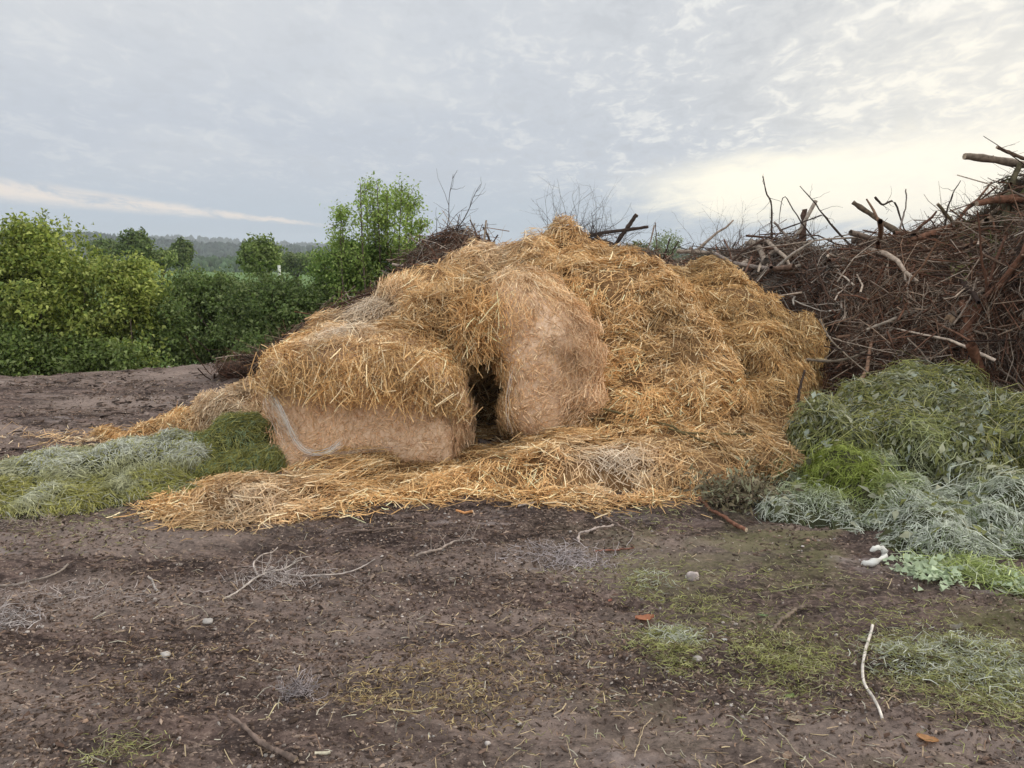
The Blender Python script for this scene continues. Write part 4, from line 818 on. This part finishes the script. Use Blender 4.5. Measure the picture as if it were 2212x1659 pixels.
bush('leafy_shrub', 'dark glossy shrub at the right end of the hedge beside the straw', [LB(550, 680, 13.8, .6, .7, .62), LB(650, 680, 14.0, .6, .7, .45), LB(600, 690, 13.6, .4, .6, .60), LB(560, 750, 13.0, .8, .6, .40), LB(680, 650, 14.4, .5, .6, .40), LB(600, 630, 15, .9, .6, .22)], 15000, (.045, .08), DGR, 43)
bush('leafy_shrub', 'bright green low shrub at the foot of the young tree', [LB(730, 590, 14.5, .45, .5, .35), LB(800, 580, 14.5, .55, .5, .45), LB(860, 590, 14.5, .5, .5, .42), LB(760, 560, 14.8, .4, .5, .3)], 7500, (.045, .08), [(.15, .24, .05), (.12, .2, .04), (.2, .28, .07)], 53)
# young tree
tb = pt(805, 660, 14.5); tb[2] = -1.3
t1 = empty('young_tree', tb, 'young light green tree with airy upright crown behind the brushwood', 'tree')
rs = np.random.default_rng(4); paths = []; tips = []
for sx_, ty in ((722, 500), (745, 445), (790, 395), (815, 385), (840, 395), (862, 385), (885, 430), (915, 480), (775, 400), (700, 545), (920, 530), (735, 450), (900, 430), (852, 400), (720, 530), (900, 510), (800, 420), (830, 410), (878, 400), (735, 500)):
    tip = pt(sx_ + rs.normal(0, 5), ty + rs.normal(0, 5), 14.5 + rs.normal(0, .5)); mid = (tb * .45 + tip * .55) + np.array([(tip[0] - tb[0]) * .18, rs.normal(0, .15), 0])
    P = interp([tb + rs.normal(0, .06, 3), mid, tip], 14); paths.append((P, np.linspace(.03, .005, 14)))
    for _ in range(24):
        i = rs.integers(4, 13); L_ = rs.uniform(.25, .62) * (1.25 - i / 16); d = nrm(np.array([rs.normal(0, .7), rs.normal(0, .7), .7])); Q = P[i] + d * np.linspace(0, L_, 14)[:, None] + np.cumsum(rs.normal(0, .008, (14, 3)), 0); paths.append((Q, np.linspace(.006, .002, 14))); tips.append(Q)
a = Acc(); a.add(wood_from(paths, (.13, .10, .08), 4)); a.build('trunk', M_WOOD, t1)
a = Acc(); a.add(foliage_from(tips, 46, (.04, .075), (.45, .7), [(.26, .35, .08), (.35, .45, .13), (.20, .29, .06)], .07)); a.build('crown', M_LEAF, t1)
# trees farther off
def far_tree(label, px, py, Y, rx, rz, cols, n, name='round_tree', seed=1, L=(.15, .3), group='trees in the fields beyond'):
    c_ = pt(px, py, Y); zb = float(ground_z([c_[0]], [Y], False)[0]); rs = np.random.default_rng(seed)
    e = empty(name, (c_[0], Y, zb), label, 'tree', group)
    P = interp([np.array([c_[0], Y, zb]), c_ + np.array([.1, 0, -rz * .3])], 6); a = Acc(); a.add(tubes(P[None], np.linspace(rx * .1, rx * .04, 6)[None], 6, np.array([[.08, .06, .05]])))
    for _ in range(10): a.add(tubes(interp([P[3 + rs.integers(0, 2)], c_ + nrm(rs.normal(size=3)) * np.array([rx, rx, rz]) * .7], 5)[None], np.linspace(rx * .03, rx * .01, 5)[None], 4, np.array([[.08, .06, .05]])))
    a.build('trunk', M_WOOD, e)
    d = nrm(rs.normal(size=(n, 3))); rad = (rs.random(n) ** .3)[:, None] * (1 + .45 * fbm(d, 2.0, 3, seed))[:, None]; B = c_ + d * np.array([rx, rx, rz]) * rad
    Lx = L[0] + (L[1] - L[0]) * rs.random(n); T = nrm(rs.normal(size=(n, 3))); N = nrm(d + rs.normal(0, .5, (n, 3)) + np.array([0, 0, .5]))
    c2 = np.array(cols)[rs.integers(0, len(cols), n)] * (.7 + .6 * (fbm(B, 2.4 / rx, 2, seed) * .5 + .5))[:, None] * jit_(n)
    a = Acc(); a.add(leaves(B, T, N, Lx, Lx * .6, c2)); a.build('crown', M_LEAF, e)
far_tree('round dark green tree standing alone above the dark shrubs', 562, 553, 34, 1.0, .78, MGR, 5200, seed=2, L=(.10, .2))
far_tree('dark tree behind the second yellow green shrub, left of the others', 296, 530, 60, 1.0, 1.0, DGR, 2600, seed=3, L=(.2, .35))
far_tree('narrow dull green tree midway between the shrubs and the round tree', 392, 548, 70, .95, 1.25, DGR, 2600, seed=5, L=(.2, .4))
far_tree('small olive bush left of the narrow tree', 345, 560, 62, 1.3, .7, MGR, 1800, seed=6, L=(.2, .35))
far_tree('far low tree right of the round tree', 640, 568, 90, 3.2, 1.0, DGR, 2600, seed=7, L=(.3, .5))
far_tree('dull green tree beyond the big shrub, left of the dark tree', 235, 540, 80, 1.9, 1.1, DGR, 2600, seed=8, L=(.2, .4))
far_tree('dull green tree glimpsed right of the straw peak behind the sticks', 1375, 548, 30, .6, .4, [(.13, .16, .07), (.17, .19, .09)], 1100, seed=9, L=(.08, .16))
far_tree('pale green tree glimpsed beyond the sticks right of the peak', 1440, 530, 45, 1.0, .75, [(.26, .30, .18), (.22, .26, .15)], 900, seed=10, L=(.1, .2))

# distant wooded hills
M_FOR = mat_attr('far_forest', .95, .05, .25)
def ridge(name, label, Y, prof, depth, cols, n, tree_h, seed, thick=60):
    rs = np.random.default_rng(seed); xs = np.array([p[0] for p in prof]); zs = np.array([p[1] for p in prof])
    X_ = np.linspace(xs[0], xs[-1], 160); Z_ = np.interp(X_, xs, zs); rows = []
    for j, f in enumerate((0, .35, .7, 1.0, 1.3, 2.0)): rows.append(np.c_[X_, np.full(160, Y + f * depth), -8 + (Z_ + 8) * math.sin(min(f, 1.0) * 1.5708) * (1 if f <= 1 else 2 - f)])
    V_ = np.concatenate(rows); ii_ = np.arange(len(V_)).reshape(6, 160); F_ = np.stack([ii_[:-1, :-1], ii_[:-1, 1:], ii_[1:, 1:], ii_[1:, :-1]], -1).reshape(-1, 4)
    o = mk(name, V_, F_, M_FOR, np.tile(np.array(cols[0]), (len(V_), 1)), smooth=True); tag(o, label, kind='structure')
    f = rs.random(n); x_ = rs.uniform(xs[0], xs[-1], n); z_ = -8 + (np.interp(x_, xs, zs) + 8) * np.sin(f * 1.5708); h = tree_h * (.6 + .6 * rs.random(n)); k = 5
    V = np.zeros((n, 3 * k + 1, 3)); an = np.arange(k) * 2 * math.pi / k
    wd = h * (.30 + .25 * rs.random(n)); con = rs.random(n) < .4
    for j, (zz, ww, wc) in enumerate(((0, .7, .9), (.35, 1.0, .7), (.72, .8, .35))):
        for i in range(k):
            s_ = wd * np.where(con, wc, ww) * (.7 + .6 * rs.random(n)); V[:, j * k + i] = np.c_[x_ + np.cos(an[i]) * s_, Y + f * depth + np.sin(an[i]) * s_, z_ + h * zz + h * .08 * rs.normal(size=n)]
    V[:, -1] = np.c_[x_, Y + f * depth, z_ + h]; b = np.arange(n)[:, None] * (3 * k + 1)
    Fq = np.concatenate([b + np.array([[j * k + i, j * k + (i + 1) % k, (j + 1) * k + (i + 1) % k, (j + 1) * k + i]]) for j in range(2) for i in range(k)])
    Ft = np.concatenate([b + np.array([[2 * k + i, 2 * k + (i + 1) % k, 3 * k]]) for i in range(k)])
    o = mk('forest', V.reshape(-1, 3), [Fq, Ft], M_FOR, np.repeat(np.array(cols)[rs.integers(0, len(cols), n)] * jit_(n), 3 * k + 1, 0)); tag(o, label.replace('hill', 'wood on the hill'), 'forest', kind='stuff')
def prof(pts, Y): return [(pt(a, b, Y)[0], pt(a, b, Y)[2]) for a, b in pts]
ridge('hill', 'dark wooded hill on the horizon at the left', 700, prof([(-500, 518), (100, 518), (230, 522), (330, 530), (450, 541), (620, 548), (760, 551), (1000, 556), (1500, 562), (2600, 560)], 820), 120, [(.035, .055, .04), (.045, .065, .045), (.03, .045, .035)], 7000, 9, 1)
ridge('hill', 'pale farther hill showing above the first behind the trees', 1500, prof([(-500, 530), (250, 530), (330, 522), (385, 519), (450, 524), (560, 531), (690, 538), (900, 545), (1500, 550), (2600, 548)], 1600), 100, [(.045, .065, .055), (.055, .075, .06)], 5000, 12, 2)
ridge('hill', 'nearer green wooded slope below the horizon right of the round tree', 260, prof([(330, 580), (420, 575), (520, 571), (600, 566), (700, 562), (900, 560), (1500, 566), (2300, 566)], 300), 40, [(.05, .085, .035), (.06, .10, .045), (.045, .07, .035)], 3500, 3.5, 3)

# small white post in the field
po = empty('post', (pt(603, 580, 30)[0], 30, float(ground_z([pt(603, 580, 30)[0]], [30.0], False)[0])), 'small white marker post beside the round tree', 'post')
c0 = po.location; zt = pt(603, 573, 30)[2]
a = Acc(); a.add(stick_geo([np.array(c0), np.array([c0[0], c0[1], zt])], .06, .055, (.7, .7, .68), k=6, knob=0, wob=0, cut=(.7, .7, .68))); a.build('shaft', M_CLOTH, po)

# ------------------------------------------------------------------ things lying on the ground
def gs_(label, pts, r0, r1, col, name='stick', cat='stick', **k): return stick(label, pts, r0, r1, col, name=name, cat=cat, ground=True, **k)
gs_('white peeled bent stick lying at the lower right', [(1905, 1567), (1885, 1528), (1866, 1490), (1862, 1460), (1866, 1425), (1875, 1390), (1884, 1362)], .005, .0065, (.58, .53, .47), knob=.06, wob=.0004)
gs_('dark brown stick at the bottom left of centre', [(495, 1558, .0), (545, 1598, .01), (590, 1632), (640, 1655)], .008, .010, (.15, .11, .09), wob=.001)
gs_('long thin grey branch curving right in the left foreground', [(600, 1243), (665, 1251), (740, 1245, .01), (810, 1214)], .0055, .0035, (.36, .31, .28), wob=.001)
gs_('forked grey twig at the left foreground', [(485, 1300), (540, 1268), (600, 1240), (640, 1222)], .006, .004, (.44, .39, .35), tw=12, twL=.07, wob=.001)
gs_('hooked grey twig above the forked one', [(556, 1252), (548, 1230), (560, 1210), (600, 1190)], .005, .0035, (.36, .31, .28), wob=.001)
gs_('short pale stick standing out left of the forked twig', [(320, 1252, .02), (332, 1270), (340, 1286)], .005, .006, (.34, .30, .27), wob=.001)
gs_('curved dark stick at the left frame edge', [(-20, 1272), (60, 1262), (110, 1248), (148, 1225)], .006, .005, (.24, .20, .17), wob=.001)
gs_('reddish brown broken branch at the foot of the cut grass heap', [(1508, 1092, .05), (1540, 1115, .02), (1575, 1138), (1612, 1155)], .009, .013, (.20, .095, .06))
gs_('thin branch pointing from the straw towards the foreground', [(1275, 1105), (1310, 1125), (1345, 1147), (1370, 1165)], .006, .007, (.20, .15, .125), tw=2, twL=.05)
gs_('pale forked stick below the straw edge', [(1250, 1180), (1253, 1160), (1285, 1150), (1325, 1142)], .007, .006, (.34, .28, .25), wob=.002)
gs_('mottled brown stick with leaves in the lower right middle', [(1668, 1372), (1690, 1345), (1715, 1330), (1750, 1320)], .007, .009, (.17, .13, .10))
gs_('knotty grey brown branch with frayed end in the middle foreground', [(900, 1208), (935, 1196), (985, 1178, .01), (1020, 1172)], .008, .006, (.28, .23, .20), tw=14, twL=.08)
gs_('long brown stick lying left of the knotty branch', [(730, 1160), (790, 1156), (850, 1148), (890, 1145)], .006, .007, (.15, .11, .09))
gs_('reddish twig below the straw edge at right', [(1285, 1195), (1330, 1190), (1370, 1188)], .005, .004, (.22, .10, .07))
gs_('thin twig rising right at the middle foreground', [(1105, 1385), (1150, 1365), (1190, 1345)], .003, .004, (.2, .145, .115), tw=3, twL=.03)
gs_('pale straw stalk curved in the lower middle', [(838, 1533), (870, 1540), (910, 1540), (945, 1534)], .0022, .0018, (.52, .45, .27), name='stalk', cat='stalk', wob=.0005)
gs_('short pale straw stalk beside the grey root clump', [(558, 1562), (585, 1548), (612, 1536)], .002, .002, (.52, .45, .27), name='stalk', cat='stalk', wob=.0005)
gs_('long dry stalk at the bottom right edge of the picture', [(1678, 1583), (1710, 1620), (1755, 1665)], .0022, .002, (.36, .31, .22), name='stalk', cat='stalk', wob=.0005)
gs_('thin bent dry stalk at the bottom centre right', [(1408, 1560), (1388, 1590), (1370, 1645)], .002, .002, (.38, .30, .20), name='stalk', cat='stalk', wob=.001)
gs_('greenish fallen stalk below the white scrap', [(1665, 1282), (1710, 1275), (1755, 1268)], .0022, .002, (.28, .28, .14), name='stalk', cat='stalk', wob=.0005)
gs_('small whitish wood chip at the bottom left of centre', [(680, 1633), (714, 1631)], .005, .005, (.55, .50, .38), name='wood_chip', cat='wood chip', wob=0, k=5)
gs_('orange brown wood chip just below the straw edge', [(985, 1108), (1022, 1110)], .008, .010, (.50, .24, .10), name='wood_chip', cat='wood chip', wob=.001, k=5)
gs_('grey weathered stick at the straw edge', [(1120, 1098), (1150, 1093), (1182, 1088)], .008, .006, (.34, .29, .26))
gs_('grey stick lying flat at the right side of the foreground', [(1585, 1342), (1570, 1336), (1548, 1328)], .004, .004, (.2, .16, .14), wob=.001)
# olive shoots lying on the straw
from mathutils.bvhtree import BVHTree
def bvh(o): return BVHTree.FromPolygons([(o.matrix_world @ v.co)[:] for v in o.data.vertices], [p.vertices[:] for p in o.data.polygons])
bpy.context.view_layer.update()
BV = [bvh(o) for o in (hb1, hb2, spb, body3)]
def rest(px, py, off=.125):
    d = Vector(pt(px, py, 1.0)) - Vector((0, 0, CAMZ)); d.normalize(); best = 99
    for b in BV:
        h = b.ray_cast(Vector((0, 0, CAMZ)), d)
        if h[0] is not None: best = min(best, h[3])
    p = Vector((0, 0, CAMZ)) + d * (best - off); return np.array(p)
def shoot(label, pix, r0, r1):
    w_ = [rest(*q_) for q_ in pix]; a = Acc(); a.add(stick_geo(w_, r0, r1, (.13, .10, .045), k=24, wob=.001)); tag(a.build('shoot', M_WOOD, loc=w_[0]), label, 'shoot')
shoot('long olive shoot lying across the straw towards the cut grass', [(1290, 880), (1370, 900), (1450, 920), (1475, 934), (1540, 937), (1600, 938), (1660, 940)], .011, .008)
shoot('thin olive shoot dropping right below the long one', [(1445, 925), (1500, 945), (1560, 968), (1600, 985), (1640, 1000)], .009, .006)
def blob(name, label, cat, px, py, r_, col, seed, mat=M_STONE, dz=.0, parts=None):
    c_ = gpt(px, py); bm = bmesh.new(); bmesh.ops.create_icosphere(bm, subdivisions=3, radius=1)
    V_ = np.array([v.co[:] for v in bm.verts]); F_ = np.array([[v.index for v in f.verts] for f in bm.faces]); bm.free()
    V_ = V_ * (1 + .22 * fbm(V_, 1.4, 3, seed))[:, None] * np.array(r_); o = mk(name, V_ + c_ + np.array([0, 0, r_[2] * .5 + dz]), F_, mat, np.tile(np.array(col), (len(V_), 1)) * (.85 + .3 * (fbm(V_, 30, 2, seed) * .5 + .5))[:, None], smooth=True, loc=c_)
    return tag(o, label, cat)
blob('stone', 'pale rounded stone right of the middle, below the dark twigs', 'stone', 1496, 1252, (.030, .022, .030), (.42, .36, .34), 3)
blob('stone', 'white pebble left of the middle foreground', 'stone', 358, 1417, (.022, .016, .012), (.42, .39, .36), 4)
blob('stone', 'grey stone cluster member at the left foreground', 'stone', 450, 1345, (.024, .018, .014), (.40, .37, .34), 5)
blob('stone', 'pale stone beside the grass tufts at lower right', 'stone', 1505, 1425, (.022, .016, .012), (.40, .36, .33), 6)
blob('stone', 'small white stone below the straw at far left', 'stone', 318, 985, (.03, .02, .02), (.5, .46, .42), 7)
blob('stone', 'light grey stone at the bottom middle', 'stone', 1053, 1608, (.010, .008, .008), (.5, .45, .42), 9)
blob('dark_clod', 'black clod of earth at the left tip of the spilled straw', 'clod', 415, 1105, (.045, .03, .028), (.02, .015, .013), 12)
# crumpled white scrap at the foot of the cut grass: a folded strip
c_ = [gpt(1858, 1222) + [0, 0, .012], gpt(1888, 1222) + [0, 0, .02], gpt(1912, 1212) + [0, 0, .03], gpt(1900, 1203) + [0, 0, .05], gpt(1878, 1206) + [0, 0, .045]]
P = interp(c_, 22); rr_ = .012 + .004 * np.sin(np.linspace(0, 3.1, 22)) + rng.normal(0, .003, 22); rr_[[0, -1]] = .001; rr_[[1, -2]] = .008
sv = tubes(P[None], rr_[None], 14, np.array([[.62, .61, .57]])); a = Acc(); a.add((sv[0] + np.c_[fbm(sv[0], 60, 2, 5), fbm(sv[0], 60, 2, 6), fbm(sv[0], 60, 2, 7)] * .006, sv[1], sv[2] * (.8 + .3 * rng.random((len(sv[2]), 1)))))
tag(a.build('cloth_scrap', M_CLOTH, smooth=True, loc=c_[0]), 'white crumpled folded scrap at the foot of the cut grass heap', 'scrap')
def flat_leaf(label, px, py, L_, col, ang, seed, curl=.3, asp=.62):
    c_ = gpt(px, py); rs = np.random.default_rng(seed); nu, nv = 9, 5; V = []
    for i in range(nu):
        for j in range(nv):
            u = i / (nu - 1); v = (j / (nv - 1) - .5) * 2; wv = math.sin(math.pi * min(1, u * .95 + .03)) ** .7 * asp * .5 * (1 + .12 * math.sin(u * 17))
            V.append([(u - .5) * L_, v * wv * L_, L_ * (curl * v * v * .35 + curl * (u - .5) ** 2 + .02 * rs.normal()) + .006])
    V = np.array(V); ca, sa = math.cos(ang), math.sin(ang); V = np.c_[V[:, 0] * ca - V[:, 1] * sa, V[:, 0] * sa + V[:, 1] * ca, V[:, 2]]
    ii_ = np.arange(nu * nv).reshape(nu, nv); F_ = np.stack([ii_[:-1, :-1], ii_[1:, :-1], ii_[1:, 1:], ii_[:-1, 1:]], -1).reshape(-1, 4)
    o = mk('fallen_leaf', V + c_, F_, M_LEAF, np.tile(np.array(col), (len(V), 1)) * (.8 + .4 * rs.random((len(V), 1))), smooth=True, loc=c_); tag(o, label, 'leaf')
flat_leaf('orange brown fallen leaf right of the middle foreground', 1393, 1340, .09, (.42, .17, .09), .2, 1)
flat_leaf('orange fallen leaf near the lower right corner', 2003, 1602, .065, (.52, .27, .12), -.5, 2)
flat_leaf('white leaf scrap beside the grass tufts', 1564, 1386, .035, (.7, .68, .64), .1, 3)
flat_leaf('pale tan fallen leaf at the bottom right of centre', 1717, 1558, .055, (.38, .30, .22), .1, 4)
flat_leaf('pale curled leaf right of the white peeled stick', 2066, 1362, .075, (.34, .31, .27), .3, 5, curl=.6, asp=.4)
flat_leaf('green fallen leaf below the grass tufts', 1706, 1508, .04, (.22, .30, .10), .4, 6)
flat_leaf('pale brown leaf at the bottom edge right of centre', 1700, 1638, .045, (.36, .25, .18), .9, 7)
flat_leaf('small red brown leaf in the middle foreground', 1318, 1300, .03, (.34, .13, .09), .9, 8)
flat_leaf('light tan leaf near the right bottom corner', 2120, 1622, .04, (.42, .33, .26), .4, 9)
flat_leaf('green leaf right of the mottled stick', 1648, 1333, .05, (.20, .27, .12), -.2, 10, asp=.35)
# clumps of fine grey rootlets
def clump(label, px, py, n, L_, col, sp, up=.35):
    c_ = gpt(px, py); B = np.c_[c_[:2] + rng.normal(0, 1, (n, 2)) * np.array(sp), np.zeros(n)]; B[:, 2] = ground_z(B[:, 0], B[:, 1]) + .004 + .03 * rng.random(n)
    k = 5; ts = np.linspace(0, 1, k); T = nrm(np.c_[rng.normal(0, 1, (n, 2)), np.abs(rng.normal(0, up, n))]); Q = B[:, None] + T[:, None] * (ts[None, :, None] * L_ * (.4 + rng.random((n, 1, 1)))) + np.cumsum(rng.normal(0, .004, (n, k, 3)), 1)
    V_, F_, C_ = tubes(Q, .0016 * np.linspace(1, .5, k)[None] * (.6 + .9 * rng.random((n, 1))), 3, np.array([col]) * jit_(n, .3)); tag(mk('root_clump', V_, F_, M_WOOD, C_, loc=c_), label, 'root clump', kind='stuff')
clump('ash grey clump of fine roots in the lower left middle', 650, 1500, 130, .06, (.32, .28, .28), (.035, .03), .6)
clump('pale grey mat of fine twigs in the centre foreground', 1230, 1215, 420, .07, (.42, .37, .37), (.14, .07))
clump('grey dry twig mat around the forked twig', 610, 1255, 260, .06, (.40, .35, .33), (.12, .08))
clump('grey frayed rootlets at the left edge foreground', 30, 1350, 140, .06, (.42, .38, .37), (.08, .04))
clump('pale dry roots at the left below the grass heap', 60, 1135, 160, .07, (.36, .29, .25), (.14, .07))
clump('grey brown dry stems left of the lower grass heap', 170, 1290, 200, .06, (.36, .31, .29), (.2, .06))
pr = empty('pruning_heap', gpt(1580, 1085) * np.array([1, 1, 0]), 'small heap of dark leafy prunings between the straw and the cut grass', 'pruning heap')
a = Acc(); cpr = gpt(1590, 1080); n = 170; d = nrm(np.c_[rng.normal(0, 1, (n, 2)), np.abs(rng.normal(0, .3, n))]); B = cpr + np.c_[rng.normal(0, .12, n), rng.normal(0, .08, n), .01 + .05 * rng.random(n)]
ts = np.linspace(0, 1, 6); Q = B[:, None] + d[:, None] * (ts[None, :, None] * (.06 + .14 * rng.random((n, 1, 1)))) + np.cumsum(rng.normal(0, .008, (n, 6, 3)), 1); Q[:, :, 2] = np.maximum(Q[:, :, 2], .01)
a.add(tubes(Q, .003 * np.linspace(1, .5, 6)[None] * np.ones((n, 1)), 4, np.array([(.14, .10, .07)]) * jit_(n))); a.build('stem', M_WOOD, pr)['kind'] = 'stuff'
a = Acc(); m = 1300; k = rng.integers(0, n, m); B = Q[k, rng.integers(1, 6, m)] + rng.normal(0, .03, (m, 3)); B[:, 2] = np.abs(B[:, 2]) + .01; Lx = .03 + .04 * rng.random(m)
a.add(leaves(B, nrm(rng.normal(size=(m, 3)) + np.array([0, 0, -.3])), nrm(rng.normal(0, .5, (m, 3)) + np.array([0, -.3, 1])), Lx, Lx * .32, np.array([(.17, .145, .08), (.22, .18, .11), (.26, .26, .16), (.11, .09, .055)])[rng.integers(0, 4, m)] * jit_(m))); a.build('foliage', M_LEAF, pr)

# ------------------------------------------------------------------ the air
bm = bmesh.new(); bmesh.ops.create_cube(bm, size=1, matrix=Matrix.Translation((0, 1020, 20)) @ Matrix.Diagonal((4200, 2300, 70, 1)))
me = bpy.data.meshes.new('haze'); bm.to_mesh(me); bm.free(); hz = bpy.data.objects.new('haze', me); COL.objects.link(hz); hz['kind'] = 'stuff'; hz['label'] = 'pale evening air fading the far hills'; hz['category'] = 'haze'
hm = bpy.data.materials.new('haze'); hm.use_nodes = True; t = hm.node_tree; t.nodes.clear(); v = t.nodes.new('ShaderNodeVolumePrincipled'); v.inputs['Density'].default_value = .0004; v.inputs['Color'].default_value = (.82, .88, .95, 1); v.inputs['Anisotropy'].default_value = .1
mo = t.nodes.new('ShaderNodeOutputMaterial'); t.links.new(v.outputs[0], mo.inputs['Volume']); me.materials.append(hm)
